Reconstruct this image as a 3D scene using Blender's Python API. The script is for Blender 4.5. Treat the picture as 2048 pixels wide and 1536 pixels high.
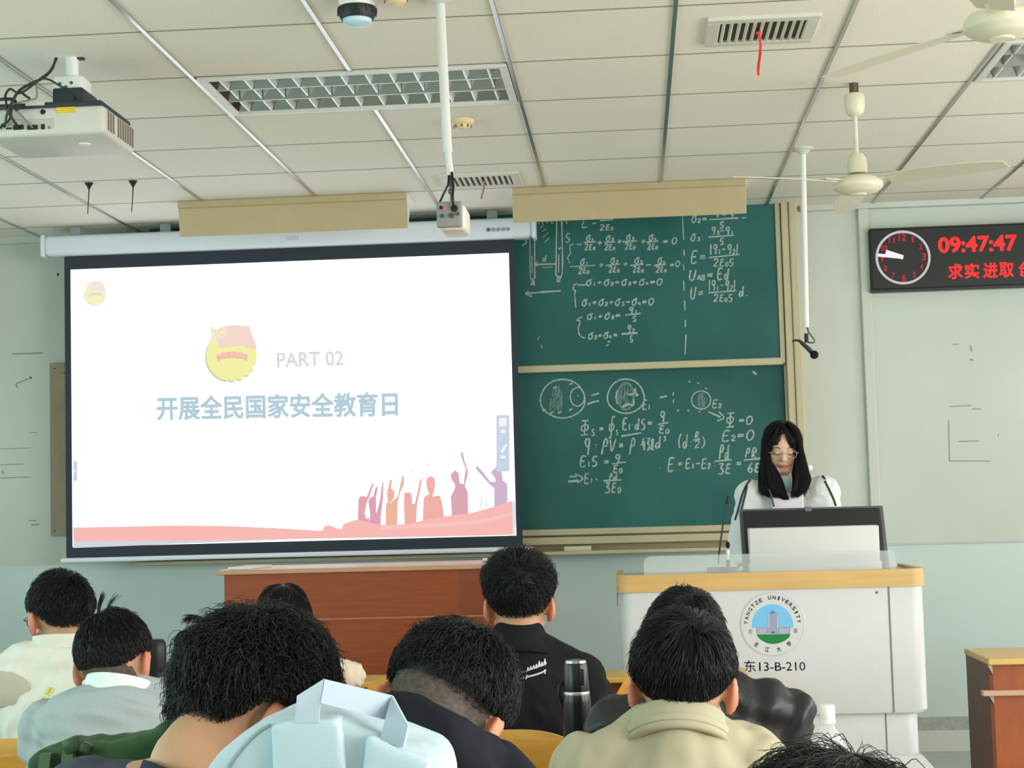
import bpy, bmesh, math, random
import numpy as np
from mathutils import Vector, Matrix, Euler, noise
for _o in list(bpy.data.objects): bpy.data.objects.remove(_o)
SC = bpy.context.scene; COL = SC.collection; PI = math.pi
# ------------------------------------------------------------------ camera
FPX, YAW, PIT, ROL = 3296.19, .0721736, .0744538, -.0271567
CZ = 1.50                       # eye height of the photographer
CEIL = CZ + 1.64784             # ceiling height
WALL = 9.3266                   # front wall distance
GX0, GY0 = -.410958, 5.404731   # ceiling grid origin
_c, _s = math.cos(ROL), math.sin(ROL)
_f = Vector((-math.sin(YAW)*math.cos(PIT), math.cos(YAW)*math.cos(PIT), math.sin(PIT)))
_r0 = Vector((math.cos(YAW), math.sin(YAW), 0)); _u0 = _r0.cross(_f)
_r = _c*_r0 + _s*_u0; _u = -_s*_r0 + _c*_u0
cam_d = bpy.data.cameras.new('camera'); cam = bpy.data.objects.new('camera', cam_d); COL.objects.link(cam)
cam_d.sensor_width = 36; cam_d.lens = FPX*36/2048; cam_d.clip_start = .05; cam_d.clip_end = 60
M3 = Matrix((_r, _u, -_f)).transposed()
cam.matrix_world = Matrix.Translation((0, 0, CZ)) @ M3.to_4x4()
SC.camera = cam
def at(px, py, Y):
    d = _r*((px-1024)/FPX) + _u*((768-py)/FPX) + _f
    return Vector((0, 0, CZ)) + d*(Y/d.y)
def atz(px, py, Z):
    d = _r*((px-1024)/FPX) + _u*((768-py)/FPX) + _f
    return Vector((0, 0, CZ)) + d*((Z-CZ)/d.z)
# ------------------------------------------------------------------ world, light, exposure
SC.view_settings.view_transform = 'Standard'; SC.view_settings.look = 'None'
SC.view_settings.exposure = 0; SC.view_settings.gamma = 1; SC.view_settings.use_curve_mapping = False
w = bpy.data.worlds.new('world'); SC.world = w; w.use_nodes = True
w.node_tree.nodes['Background'].inputs[0].default_value = (.75, .85, 1, 1); w.node_tree.nodes['Background'].inputs[1].default_value = 1.0
def area(name, loc, rot, sx, sy, power, col):
    l = bpy.data.lights.new(name, 'AREA'); l.shape = 'RECTANGLE'; l.size = sx; l.size_y = sy; l.energy = power; l.color = col
    o = bpy.data.objects.new(name, l); o.location = loc; o.rotation_euler = rot; COL.objects.link(o); return o
RX, LX, BY = 4.5, -4.6, -3.6     # right wall, left wall, back wall
WIN_R = [(-2.4, -.4), (.5, 2.5), (3.4, 5.4), (6.2, 8.2)]
WIN_L = [(-2.4, -.4), (.5, 2.5), (3.4, 5.4), (6.2, 8.2)]
for (a_, b_), k_ in zip(WIN_R, (1.7, 1.35, .72, .42)): area('daylight_east', (RX+.12, (a_+b_)/2, 1.8), (0, PI/2, 0), 1.7, b_-a_, 134*k_, (1, .98, .945))
for (a_, b_), k_ in zip(WIN_L, (1.7, 1.3, .65, .25)): area('daylight_west', (LX-.12, (a_+b_)/2, 1.8), (0, -PI/2, 0), 1.7, b_-a_, 60*k_, (.60, .96, .94))
# ------------------------------------------------------------------ materials
def lin(c): return tuple(((v/255)/12.92 if v/255 <= .04045 else ((v/255+.055)/1.055)**2.4) for v in c)
MATS = {}
def mat(name, rgb, rough=.6, metal=0, spec=.5, var=0, vscale=8, bump=0, bscale=60, stretch=None, alpha=None, sheen=0, trans=0, ior=1.45, sss=0, rgb2=None):
    if name in MATS: return MATS[name]
    m = bpy.data.materials.new(name); m.use_nodes = True; nt = m.node_tree; b = nt.nodes['Principled BSDF']
    c = lin(rgb); b.inputs['Base Color'].default_value = (*c, 1); b.inputs['Roughness'].default_value = rough
    b.inputs['Metallic'].default_value = metal; b.inputs['Specular IOR Level'].default_value = spec; b.inputs['IOR'].default_value = ior
    if sheen: b.inputs['Sheen Weight'].default_value = sheen
    if trans: b.inputs['Transmission Weight'].default_value = trans
    if alpha is not None: b.inputs['Alpha'].default_value = alpha
    if sss:
        b.inputs['Subsurface Weight'].default_value = sss; b.inputs['Subsurface Radius'].default_value = (.012, .004, .002); b.inputs['Subsurface Scale'].default_value = 1
    co = nt.nodes.new('ShaderNodeTexCoord'); src = co.outputs['Object']
    if stretch:
        mp = nt.nodes.new('ShaderNodeMapping'); mp.inputs['Scale'].default_value = stretch; nt.links.new(src, mp.inputs[0]); src = mp.outputs[0]
    if var or rgb2:
        n = nt.nodes.new('ShaderNodeTexNoise'); n.inputs['Scale'].default_value = vscale; n.inputs['Detail'].default_value = 6; nt.links.new(src, n.inputs['Vector'])
        r = nt.nodes.new('ShaderNodeValToRGB'); r.color_ramp.elements[0].position = .3; r.color_ramp.elements[1].position = .7
        c2 = lin(rgb2) if rgb2 else tuple(min(1, v*(1+var)) for v in c); c1 = c if rgb2 else tuple(v*(1-var) for v in c)
        r.color_ramp.elements[0].color = (*c1, 1); r.color_ramp.elements[1].color = (*c2, 1)
        nt.links.new(n.outputs['Fac'], r.inputs[0]); nt.links.new(r.outputs[0], b.inputs['Base Color'])
    if bump:
        n = nt.nodes.new('ShaderNodeTexNoise'); n.inputs['Scale'].default_value = bscale; n.inputs['Detail'].default_value = 4; nt.links.new(src, n.inputs['Vector'])
        bp = nt.nodes.new('ShaderNodeBump'); bp.inputs['Strength'].default_value = bump; bp.inputs['Distance'].default_value = .004
        nt.links.new(n.outputs['Fac'], bp.inputs['Height']); nt.links.new(bp.outputs[0], b.inputs['Normal'])
    MATS[name] = m; return m
def emit(name, rgb, k=1.0):
    if name in MATS: return MATS[name]
    m = bpy.data.materials.new(name); m.use_nodes = True; b = m.node_tree.nodes['Principled BSDF']
    b.inputs['Base Color'].default_value = (.02, .02, .02, 1); b.inputs['Roughness'].default_value = 1; b.inputs['Specular IOR Level'].default_value = 0
    b.inputs['Emission Color'].default_value = (*lin(rgb), 1); b.inputs['Emission Strength'].default_value = k
    MATS[name] = m; return m
# ------------------------------------------------------------------ objects
ORG = {}
def tag(o, label=None, cat=None, group=None, kind=None):
    if label: o['label'] = label
    if cat: o['category'] = cat
    if group: o['group'] = group
    if kind: o['kind'] = kind
    return o
def thing(name, label, cat, loc=(0, 0, 0), group=None):
    o = bpy.data.objects.new(name, None); COL.objects.link(o); o.location = loc; o.empty_display_size = .1
    ORG[o.name] = Vector(loc); return tag(o, label, cat, group)
def link_mesh(name, me, mats, parent=None, smooth=False, loc=None):
    if not isinstance(mats, (list, tuple)): mats = [mats]
    for m in mats: me.materials.append(m)
    o = bpy.data.objects.new(name, me); COL.objects.link(o)
    if parent is not None:
        org = ORG[parent.name]; me.transform(Matrix.Translation(-org)); o.parent = parent; ORG[o.name] = org.copy()
    elif loc is not None:
        me.transform(Matrix.Translation(-Vector(loc))); o.location = loc; ORG[o.name] = Vector(loc)
    else: ORG[o.name] = Vector((0, 0, 0))
    if smooth == 'auto':
        me.polygons.foreach_set('use_smooth', [True]*len(me.polygons))
        try: me.set_sharp_from_angle(angle=math.radians(38))
        except Exception: pass
    elif smooth: me.polygons.foreach_set('use_smooth', [True]*len(me.polygons))
    me.update(); return o
class MB:
    """collects shapes into one mesh; mi = material slot of the faces being added"""
    def __init__(s): s.v = []; s.f = []; s.m = []; s.mi = 0
    def add(s, vs, fs):
        k = len(s.v); s.v += [tuple(p) for p in vs]; s.f += [tuple(i+k for i in f) for f in fs]; s.m += [s.mi]*len(fs); return s
    def box(s, lo, hi, rot=None, piv=None):
        x0, y0, z0 = lo; x1, y1, z1 = hi
        vs = [Vector(p) for p in ((x0,y0,z0),(x1,y0,z0),(x1,y1,z0),(x0,y1,z0),(x0,y0,z1),(x1,y0,z1),(x1,y1,z1),(x0,y1,z1))]
        if rot is not None:
            pv = Vector(piv) if piv is not None else sum(vs, Vector())/8
            vs = [pv + rot @ (p-pv) for p in vs]
        return s.add(vs, [(0,3,2,1),(4,5,6,7),(0,1,5,4),(1,2,6,5),(2,3,7,6),(3,0,4,7)])
    def bbox(s, lo, hi, b=.004, seg=2, rot=None, piv=None):
        bm = bmesh.new(); bmesh.ops.create_cube(bm, size=1)
        lo = Vector(lo); hi = Vector(hi); c = (lo+hi)/2; d = hi-lo
        for v in bm.verts: v.co = Vector((c.x+v.co.x*d.x, c.y+v.co.y*d.y, c.z+v.co.z*d.z))
        bmesh.ops.bevel(bm, geom=bm.edges[:], offset=min(b, min(d)*.49), segments=seg, affect='EDGES', profile=.5)
        if rot is not None:
            pv = Vector(piv) if piv is not None else c
            for v in bm.verts: v.co = pv + rot @ (v.co-pv)
        return s.bm(bm)
    def bm(s, bm):
        bm.verts.index_update(); s.add([v.co.copy() for v in bm.verts], [tuple(v.index for v in f.verts) for f in bm.faces]); bm.free(); return s
    def tube(s, pts, r, n=10, cap=True):
        pts = [Vector(p) for p in pts]; rs = r if isinstance(r, (list, tuple)) else [r]*len(pts)
        vs = []; fs = []; up = None
        for i, p in enumerate(pts):
            t = (pts[min(i+1, len(pts)-1)] - pts[max(i-1, 0)]).normalized()
            if up is None: up = t.orthogonal().normalized()
            up = (up - t*up.dot(t)).normalized(); sd = t.cross(up)
            for k in range(n):
                a = 2*PI*k/n; vs.append(p + (up*math.cos(a)+sd*math.sin(a))*rs[i])
        for i in range(len(pts)-1):
            for k in range(n): fs.append((i*n+k, i*n+(k+1) % n, (i+1)*n+(k+1) % n, (i+1)*n+k))
        if cap: fs += [tuple(range(n-1, -1, -1)), tuple((len(pts)-1)*n+k for k in range(n))]
        return s.add(vs, fs)
    def cyl(s, a, b, r, n=24): return s.tube([a, b], r, n)
    def lathe(s, c, prof, n=32, ax=(0, 0, 1)):
        ax = Vector(ax).normalized(); q = Vector((0, 0, 1)).rotation_difference(ax); c = Vector(c); vs = []; fs = []
        for r, z in prof:
            for k in range(n): vs.append(c + q @ Vector((r*math.cos(2*PI*k/n), r*math.sin(2*PI*k/n), z)))
        for i in range(len(prof)-1):
            for k in range(n): fs.append((i*n+k, i*n+(k+1) % n, (i+1)*n+(k+1) % n, (i+1)*n+k))
        if prof[0][0] > 1e-6: fs.append(tuple(range(n-1, -1, -1)))
        if prof[-1][0] > 1e-6: fs.append(tuple((len(prof)-1)*n+k for k in range(n)))
        return s.add(vs, fs)
    def prism(s, poly, d):
        d = Vector(d); n = len(poly); poly = [Vector(p) for p in poly]
        return s.add(poly+[p+d for p in poly], [tuple(range(n-1, -1, -1)), tuple(range(n, 2*n))]+[(i, (i+1) % n, n+(i+1) % n, n+i) for i in range(n)])
    def ngon(s, poly): return s.add(poly, [tuple(range(len(poly)))])
    def ell(s, c, r, R=None, nu=20, nv=12):
        vs = []; fs = []; c = Vector(c)
        if not isinstance(r, (list, tuple)): r = (r, r, r)
        for j in range(nv+1):
            t = PI*j/nv
            for i in range(nu):
                a = 2*PI*i/nu; p = Vector((r[0]*math.sin(t)*math.cos(a), r[1]*math.sin(t)*math.sin(a), r[2]*math.cos(t)))
                vs.append(c+(R @ p if R else p))
        for j in range(nv):
            for i in range(nu): fs.append((j*nu+i, (j+1)*nu+i, (j+1)*nu+(i+1) % nu, j*nu+(i+1) % nu))
        return s.add(vs, fs)
    def cap(s, a, b, ra, rb, n=16):
        a = Vector(a); b = Vector(b); t = (b-a); L = t.length or 1e-6; t /= L; pts = []; rs = []
        for k in range(1, 5): q = PI/2*k/5; pts.append(a-t*ra*math.cos(q)); rs.append(ra*math.sin(q))
        pts += [a, b]; rs += [ra, rb]
        for k in range(4, 0, -1): q = PI/2*k/5; pts.append(b+t*rb*math.cos(q)); rs.append(rb*math.sin(q))
        return s.tube(pts, rs, n)
    def loft(s, rings, n=28, e=2.3):
        """rings of (centre, half width, half depth)"""
        vs = []; fs = []
        for c, rx, ry in rings:
            c = Vector(c)
            for k in range(n):
                a = 2*PI*k/n; ca, sa = math.cos(a), math.sin(a)
                vs.append(c+Vector((rx*math.copysign(abs(ca)**(2/e), ca), ry*math.copysign(abs(sa)**(2/e), sa), 0)))
        m = len(rings)
        for i in range(m-1):
            for k in range(n): fs.append((i*n+k, i*n+(k+1) % n, (i+1)*n+(k+1) % n, (i+1)*n+k))
        fs += [tuple(range(n-1, -1, -1)), tuple((m-1)*n+k for k in range(n))]
        return s.add(vs, fs)
    def build(s, name, mats, parent=None, smooth=False, loc=None, weld=False):
        me = bpy.data.meshes.new(name); me.from_pydata(s.v, [], s.f)
        me.polygons.foreach_set('material_index', s.m)
        bm = bmesh.new(); bm.from_mesh(me)
        if weld: bmesh.ops.remove_doubles(bm, verts=bm.verts, dist=1e-5)
        bmesh.ops.recalc_face_normals(bm, faces=bm.faces); bm.to_mesh(me); bm.free()
        return link_mesh(name, me, mats, parent, smooth, loc)
def struct(o): o['kind'] = 'structure'; return o
def rot(x=0, y=0, z=0): return Euler((x, y, z)).to_matrix()
def text_mb(mb, s, place, width=None, height=None, bold=0, spacing=1.0):
    """adds flat lettering; place(u, v) maps 0..1 across / 0..1 up the text box to a point"""
    cu = bpy.data.curves.new('lettering', 'FONT'); cu.body = s; cu.space_character = spacing; cu.resolution_u = 4
    o = bpy.data.objects.new('lettering', cu); COL.objects.link(o)
    me = bpy.data.meshes.new_from_object(o.evaluated_get(bpy.context.evaluated_depsgraph_get()))
    co = np.empty(len(me.vertices)*3); me.vertices.foreach_get('co', co); co = co.reshape(-1, 3)
    lo = co.min(0); hi = co.max(0); sp = np.maximum(hi-lo, 1e-6)
    sh = [(0, 0)]+([(bold*math.cos(k*PI/4), bold*math.sin(k*PI/4)) for k in range(8)] if bold else [])
    for dx, dy in sh: mb.add([place((p[0]+dx-lo[0])/sp[0], (p[1]+dy-lo[1])/sp[1]) for p in co], [tuple(p.vertices) for p in me.polygons])
    bpy.data.objects.remove(o); bpy.data.curves.remove(cu); bpy.data.meshes.remove(me)
def quadmap(tl, tr, br, bl, Y):
    """text box given by its four corners in the photograph, laid on the plane at distance Y"""
    A, B, C, D = (at(*p, Y) for p in (tl, tr, br, bl))
    return lambda u, v: (D*(1-u)+C*u)*(1-v)+(A*(1-u)+B*u)*v
# ================================================================== ROOM
m_wall = mat('wall_paint', (205, 211, 202), .75, var=.05, vscale=1.2, bump=.08, bscale=180)
m_wall_low = mat('wall_paint_lower', (204, 219, 216), .7, var=.05, vscale=1.5)
m_ceil = mat('ceiling_tile', (238, 231, 217), .9, var=.03, vscale=140, bump=.35, bscale=260)
m_gap = mat('ceiling_gap', (70, 66, 58), .9)
m_bar = mat('ceiling_bar_aluminium', (190, 192, 188), .22, metal=.9)
m_floor = mat('terrazzo_floor', (168, 172, 166), .35, var=.12, vscale=60)
m_white = mat('white_paint', (230, 230, 226), .45)
m_cream = mat('cream_enamel', (218, 211, 186), .4, var=.04, vscale=20)
m_black = mat('black_plastic', (22, 24, 26), .5)
m_dark = mat('dark_rubber', (40, 44, 42), .6)
fl = MB(); fl.box((LX-.2, BY-.2, -.12), (RX+.2, WALL+.2, 0)); struct(fl.build('floor', m_floor))
PZ = .10
pf = MB(); pf.bbox((LX, 5.75, 0), (RX, WALL, PZ), .01); struct(pf.build('trim_platform', mat('platform_grey', (176, 184, 178), .5, var=.06, vscale=25)))
fw = MB(); fw.box((LX-.2, WALL, 0), (RX+.2, WALL+.2, CEIL+.3)); struct(fw.build('wall_front', m_wall))
bw = MB(); bw.box((LX-.2, BY-.2, 0), (RX+.2, BY, CEIL+.3)); struct(bw.build('wall_back', m_wall))
def side(x0, x1, wins, name):
    s = MB(); z0, z1 = .95, 2.65; s.box((x0, BY, 0), (x1, WALL, z0)); s.box((x0, BY, z1), (x1, WALL, CEIL+.3))
    y = BY
    for a, b in wins+[(WALL, WALL)]:
        s.box((x0, y, z0), (x1, a, z1)); y = b
    struct(s.build(name, m_wall))
side(RX, RX+.2, WIN_R, 'wall_right'); side(LX-.2, LX, WIN_L, 'wall_left')
n = 0
for wins, x in ((WIN_R, RX+.05), (WIN_L, LX-.05)):
    for a, b in wins:
        n += 1; s = MB()
        for lo, hi in (((x-.03, a, .95), (x+.03, b, 1.0)), ((x-.03, a, 2.6), (x+.03, b, 2.65)), ((x-.03, a, 1), (x+.03, a+.05, 2.6)), ((x-.03, b-.05, 1), (x+.03, b, 2.6)), ((x-.03, (a+b)/2-.03, 1), (x+.03, (a+b)/2+.03, 2.6))): s.box(lo, hi)
        struct(s.build('window_%d' % n, m_white))
# wall details: lower painted dado, raised line, baseboard, conduit trunking
zl = at(1900, 1085, WALL).z
s = MB(); s.box((LX, WALL-.004, PZ+.13), (RX, WALL+.01, zl)); struct(s.build('trim_1', m_wall_low))
s = MB(); s.box((at(1590, 900, WALL).x, WALL-.012, zl-.006), (RX, WALL+.01, zl+.006)); struct(s.build('trim_2', mat('wall_line', (190, 200, 196), .6)))
zb = at(1900, 1460, WALL).z
s = MB(); s.box((LX, WALL-.015, PZ), (RX, WALL+.01, zb)); struct(s.build('baseboard_front', mat('baseboard_white', (214, 216, 208), .5)))
s = MB(); s.box((LX, WALL-.008, zb), (RX, WALL+.01, at(1900, 1433, WALL).z)); struct(s.build('trim_3', mat('stone_skirting', (172, 176, 168), .7, var=.15, vscale=45)))
xa = at(1722, 600, WALL).x
s = MB(); s.bbox((xa, WALL-.03, PZ+.9), (xa+.055, WALL+.01, CEIL), .006); struct(s.build('trim_4', mat('trunking_white', (204, 208, 198), .5)))
# ceiling: 600 mm tiles butted along the rows, bright metal bars along the columns
FIX = [(-2, 1, 'A'), (3, 1, 'B')]          # light fittings, first column and row
skip = {(-2, 1), (-1, 1), (3, 1), (4, 1)}
cb = MB(); gx = [i for i in range(-8, 9)]; gy = [j for j in range(-16, 8)]
for i in gx:
    for j in gy:
        if (i, j) in skip: continue
        x0 = max(LX, GX0+.6*i); x1 = min(RX, GX0+.6*(i+1)); y0 = max(BY, GY0+.6*j+.0032); y1 = min(WALL, GY0+.6*(j+1)-.0032)
        if x1 <= x0 or y1 <= y0: continue
        cb.box((x0, y0, CEIL), (x1, y1, CEIL+.012))
struct(cb.build('ceiling', m_ceil))
cg = MB(); cg.box((LX-.2, BY-.2, CEIL+.12), (RX+.2, WALL+.2, CEIL+.16))
struct(cg.build('trim_5', m_gap))
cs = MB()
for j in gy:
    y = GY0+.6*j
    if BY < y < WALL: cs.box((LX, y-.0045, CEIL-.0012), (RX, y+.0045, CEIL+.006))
struct(cs.build('trim_10', mat('cross_seam_shade', (140, 132, 116), .7)))  # grey strips over the tile seams, standing in for the shade there
cr = MB()
for i in gx:
    x = GX0+.6*i
    if not LX < x < RX: continue
    cut = [GY0+.6*1+.008, GY0+.6*2-.008] if i in (-1, 4) else None
    for ya, yb in (((BY, cut[0]), (cut[1], WALL)) if cut else ((BY, WALL),)): cr.bbox((x-.0085, ya, CEIL-.006), (x+.0085, yb, CEIL+.004), .002)
struct(cr.build('trim_6', m_bar))
s = MB(); s.box((at(1500, 430, WALL).x+.28, WALL-.05, CEIL-.03), (RX, WALL, CEIL)); s.box((LX, WALL-.03, CEIL-.035), (at(350, 400, WALL).x, WALL, CEIL)); struct(s.build('trim_7', m_wall))
# ceiling light fittings (recessed troffers with blade louvres)
m_refl = mat('polished_reflector', (150, 150, 146), .16, metal=1)
m_fin = mat('polished_louvre', (236, 240, 243), .38, metal=.6)
m_tube = mat('lamp_tube', (235, 238, 235), .3)
def troffer(ci, cj, label):
    x0 = GX0+.6*ci+.012; x1 = GX0+.6*(ci+2)-.012; y0 = GY0+.6*cj+.01; y1 = GY0+.6*(cj+1)-.01; z = CEIL
    t = thing('ceiling_light', label, 'ceiling light', ((x0+x1)/2, (y0+y1)/2, z), 'recessed louvre lights in the ceiling')
    fr = MB()
    for lo, hi in (((x0, y0, z-.012), (x1, y0+.03, z+.01)), ((x0, y1-.03, z-.012), (x1, y1, z+.01)), ((x0, y0+.03, z-.012), (x0+.03, y1-.03, z+.01)), ((x1-.03, y0+.03, z-.012), (x1, y1-.03, z+.01))): fr.bbox(lo, hi, .003)
    fr.build('frame', mat('fitting_white', (214, 212, 204), .35), t)
    pan = MB(); a0, a1, b0, b1 = x0+.03, x1-.03, y0+.03, y1-.03; zt = z+.085; q = .03
    pan.add([(a0, b0, z), (a1, b0, z), (a1, b1, z), (a0, b1, z), (a0+q, b0+q, zt), (a1-q, b0+q, zt), (a1-q, b1-q, zt), (a0+q, b1-q, zt)], [(0, 1, 5, 4), (1, 2, 6, 5), (2, 3, 7, 6), (3, 0, 4, 7), (4, 5, 6, 7)])
    pan.build('reflector_pan', m_refl, t)
    W = (b1-b0)/3
    for k in (1, 2):                                    # lengthwise V dividers between the lamp channels
        y = b0+W*k; d = MB(); d.prism([(a0, y-.004, z-.002), (a0, y+.004, z-.002), (a0, y+.022, z+.06), (a0, y-.022, z+.06)], (a1-a0, 0, 0)); d.build('divider', m_refl, t)
    for k in range(3):
        y = b0+W*(k+.5); l = MB(); l.cyl((a0+.03, y, z+.055), (a1-.03, y, z+.055), .0125, 14)
        l.build('lamp_tube', m_tube, t)
        if k == 1: continue
        for q2 in range(12):                            # parabolic cross blades
            x = a0+(a1-a0)*(q2+.5)/12; f = MB()
            f.prism([(x-.003, y-W/2+.012, z-.003), (x+.003, y-W/2+.012, z-.003), (x+.020, y-W/2+.012, z+.045), (x-.020, y-W/2+.012, z+.045)], (0, W-.024, 0)); f.build('louvre_blade', m_fin, t)
    for q2 in range(12):
        x = a0+(a1-a0)*(q2+.5)/12; f = MB(); y = b0+W*1.5; f.box((x-.003, y-W/2+.02, z+.002), (x+.003, y+W/2-.02, z+.035)); f.build('louvre_blade', m_fin, t)
troffer(-2, 1, 'unlit louvred ceiling light of mirror blades above the projection screen')
troffer(3, 1, 'louvred ceiling light partly cut off behind the nearer ceiling fan')
# air vents
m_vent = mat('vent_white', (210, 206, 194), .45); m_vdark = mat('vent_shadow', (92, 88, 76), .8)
def vent(cx, cy, wx, wy, label, rib, ncol):
    z = CEIL; t = thing('air_vent', label, 'air vent', (cx, cy, z), 'ceiling air vents')
    fr = MB(); e = .045
    for lo, hi in (((-wx/2, -wy/2), (wx/2, -wy/2+e)), ((-wx/2, wy/2-e), (wx/2, wy/2)), ((-wx/2, -wy/2+e), (-wx/2+e, wy/2-e)), ((wx/2-e, -wy/2+e), (wx/2, wy/2-e))):
        fr.bbox((cx+lo[0], cy+lo[1], z-.014), (cx+hi[0], cy+hi[1], z+.002), .004)
    fr.build('frame', m_vent, t)
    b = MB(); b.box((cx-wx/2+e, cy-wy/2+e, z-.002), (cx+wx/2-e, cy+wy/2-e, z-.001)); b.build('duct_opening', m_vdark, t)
    for k in range(11):
        x = cx-wx/2+e+(wx-2*e)*(k+.5)/11; v = MB(); v.box((x-.005, cy-wy/2+e, z-.013), (x+.005, cy+wy/2-e, z-.002), rot(0, .5, 0)); v.build('slat', m_vent, t)
    x, y = cx+rib[0], cy+rib[1]; o = MB(); L = rib[2]; pts = []
    for k in range(9): u = k/8; pts.append(Vector((x+.006*math.sin(u*5), y+rib[3]*u, z-.012-L*u)))
    wd = .010; vs = []
    for k, p in enumerate(pts):
        a = .5*math.sin(k*.9); vs += [p+Vector((-wd*math.cos(a)/2, -wd*math.sin(a)/2-.0006, 0)), p+Vector((wd*math.cos(a)/2, wd*math.sin(a)/2-.0006, 0)), p+Vector((wd*math.cos(a)/2, wd*math.sin(a)/2+.0006, 0)), p+Vector((-wd*math.cos(a)/2, -wd*math.sin(a)/2+.0006, 0))]
    fs = []
    for k in range(8):
        for q in range(4): fs.append((4*k+q, 4*k+(q+1) % 4, 4*k+4+(q+1) % 4, 4*k+4+q))
    fs += [(0, 1, 2, 3), (32, 33, 34, 35)]
    o.add(vs, fs); o.ell((x, y, z-.016), (.009, .009, .008)); 
    o.build('ribbon', ncol, t); return t
p = atz(1522, 57, CEIL); vent(p.x, p.y, .385, .33, 'white ceiling air vent with bright red ribbon hanging from it', (-.01, .0, .155, .0), mat('ribbon_red', (226, 50, 40), .6))
p = atz(962, 358, CEIL); vent(p.x, p.y, .40, .33, 'ceiling air vent behind the hanging camera, with faded thin ribbon', (.01, .0, .10, -.05), mat('ribbon_faded', (190, 130, 110), .7))
# detectors
p = atz(714, 8, CEIL-.02)
t = thing('smoke_detector', 'smoke detector with black ring and pale blue underside', 'smoke detector', (p.x, p.y, CEIL))
a = MB(); a.lathe((p.x, p.y, CEIL), [(.058, .0), (.06, -.012), (.054, -.034)][::-1]); a.build('base', m_white, t, 'auto')
a = MB(); a.lathe((p.x, p.y, CEIL), [(.03, -.034), (.062, -.034), (.063, -.05), (.052, -.072), (.03, -.072)]); a.build('sensor_ring', m_black, t, 'auto')
for k in range(14):
    an = 2*PI*k/14; a = MB(); c = Vector((p.x+.0615*math.cos(an), p.y+.0615*math.sin(an), CEIL-.047)); a.box(c-Vector((.003, .003, .009)), c+Vector((.003, .003, .009)), rot(0, 0, an)); a.build('vent_rib', m_dark, t)
a = MB(); a.lathe((p.x, p.y, CEIL), [(.047, -.072), (.045, -.085), (.03, -.094), (.0, -.096)]); a.build('cover', mat('pale_blue_plastic', (190, 220, 228), .3), t, 'auto')
def detector(px, py, label):
    p = atz(px, py, CEIL-.02); t = thing('smoke_detector', label, 'smoke detector', (p.x, p.y, CEIL))
    m = mat('beige_plastic', (226, 208, 160), .4)
    a = MB(); a.lathe((p.x, p.y, CEIL), [(.05, 0), (.05, -.014), (.042, -.022)][::-1]); a.build('base', m, t, 'auto')
    a = MB(); a.lathe((p.x, p.y, CEIL), [(.036, -.02), (.034, -.034), (.024, -.042), (.0, -.043)]); a.build('sensor_head', m, t, 'auto')
    for k in range(8):
        an = 2*PI*k/8; c = Vector((p.x+.036*math.cos(an), p.y+.036*math.sin(an), CEIL-.029)); a = MB(); a.box(c-Vector((.004, .002, .005)), c+Vector((.004, .002, .005)), rot(0, 0, an+PI/2)); a.build('sensor_slot', mat('beige_dark', (120, 104, 70), .6), t)
detector(925, 250, 'round beige smoke detector beside the long white camera pole')
detector(792, -4, 'round beige smoke detector cut off by the top of the photo')
# hooks
for k, (px, py) in enumerate(((178, 366), (266, 362))):
    p = atz(px, py, CEIL)
    t = thing('ceiling_anchor', ['left black ceiling anchor with rod, further from the wood coloured lamp housing', 'right black ceiling anchor with rod, nearer the wood coloured lamp housing'][k], 'ceiling anchor', p, 'black ceiling anchors')
    a = MB(); a.lathe(p, [(.006, -.03), (.008, -.022), (.016, -.010), (.022, 0)]); a.build('socket', m_black, t, 'auto')
    a = MB(); a.tube([p-Vector((0, 0, .025)), p-Vector((.002, 0, .07)), p-Vector((.005, .01, .155))], [.0035, .0028, .0022], 8); a.build('rod', m_dark, t)
# beige blackboard lamp housings
m_beige = mat('housing_beige', (188, 169, 132), .55, var=.03, vscale=10)
def housing(px0, px1, pyt, pyb, label):
    Y = 8.42; c = at((px0+px1)/2, pyb, Y); zb = c.z; xl = at(px0, pyb, Y).x; xr = at(px1, pyb, Y).x; z1 = CEIL
    t = thing('lamp_housing', label, 'lamp housing', ((xl+xr)/2, Y, z1), 'blackboard lamp housings')
    prof = [(Y, z1), (Y-.012, z1), (Y-.012, z1-.035), (Y, z1-.04), (Y+.012, z1-.10), (Y+.03, zb), (Y+.034, zb), (Y+.026, z1-.10), (Y+.014, z1-.03), (Y+.30, z1-.012), (Y+.30, z1)]
    a = MB(); a.prism([(xl, y, z) for y, z in prof], (xr-xl, 0, 0)); a.build('shell', m_beige, t)
    for x in (xl-.003, xr-.001):
        a = MB(); a.prism([(x, Y+.014, z1-.001), (x, Y+.027, z1-.10), (x, Y+.035, zb+.004), (x, Y+.12, z1-.06), (x, Y+.29, z1-.014), (x, Y+.29, z1-.001)], (.004, 0, 0)); a.build('end_plate', m_white, t)
    a = MB(); a.cyl((xl+.03, Y+.1, z1-.05), (xr-.03, Y+.1, z1-.05), .013); a.build('lamp_tube', m_tube, t, 'auto')
housing(357, 814, 395, 463, 'brown beige blackboard lamp housing above the projection screen')
housing(1026, 1493, 368, 434, 'yellowish beige blackboard lamp housing above the green chalkboard')
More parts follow.
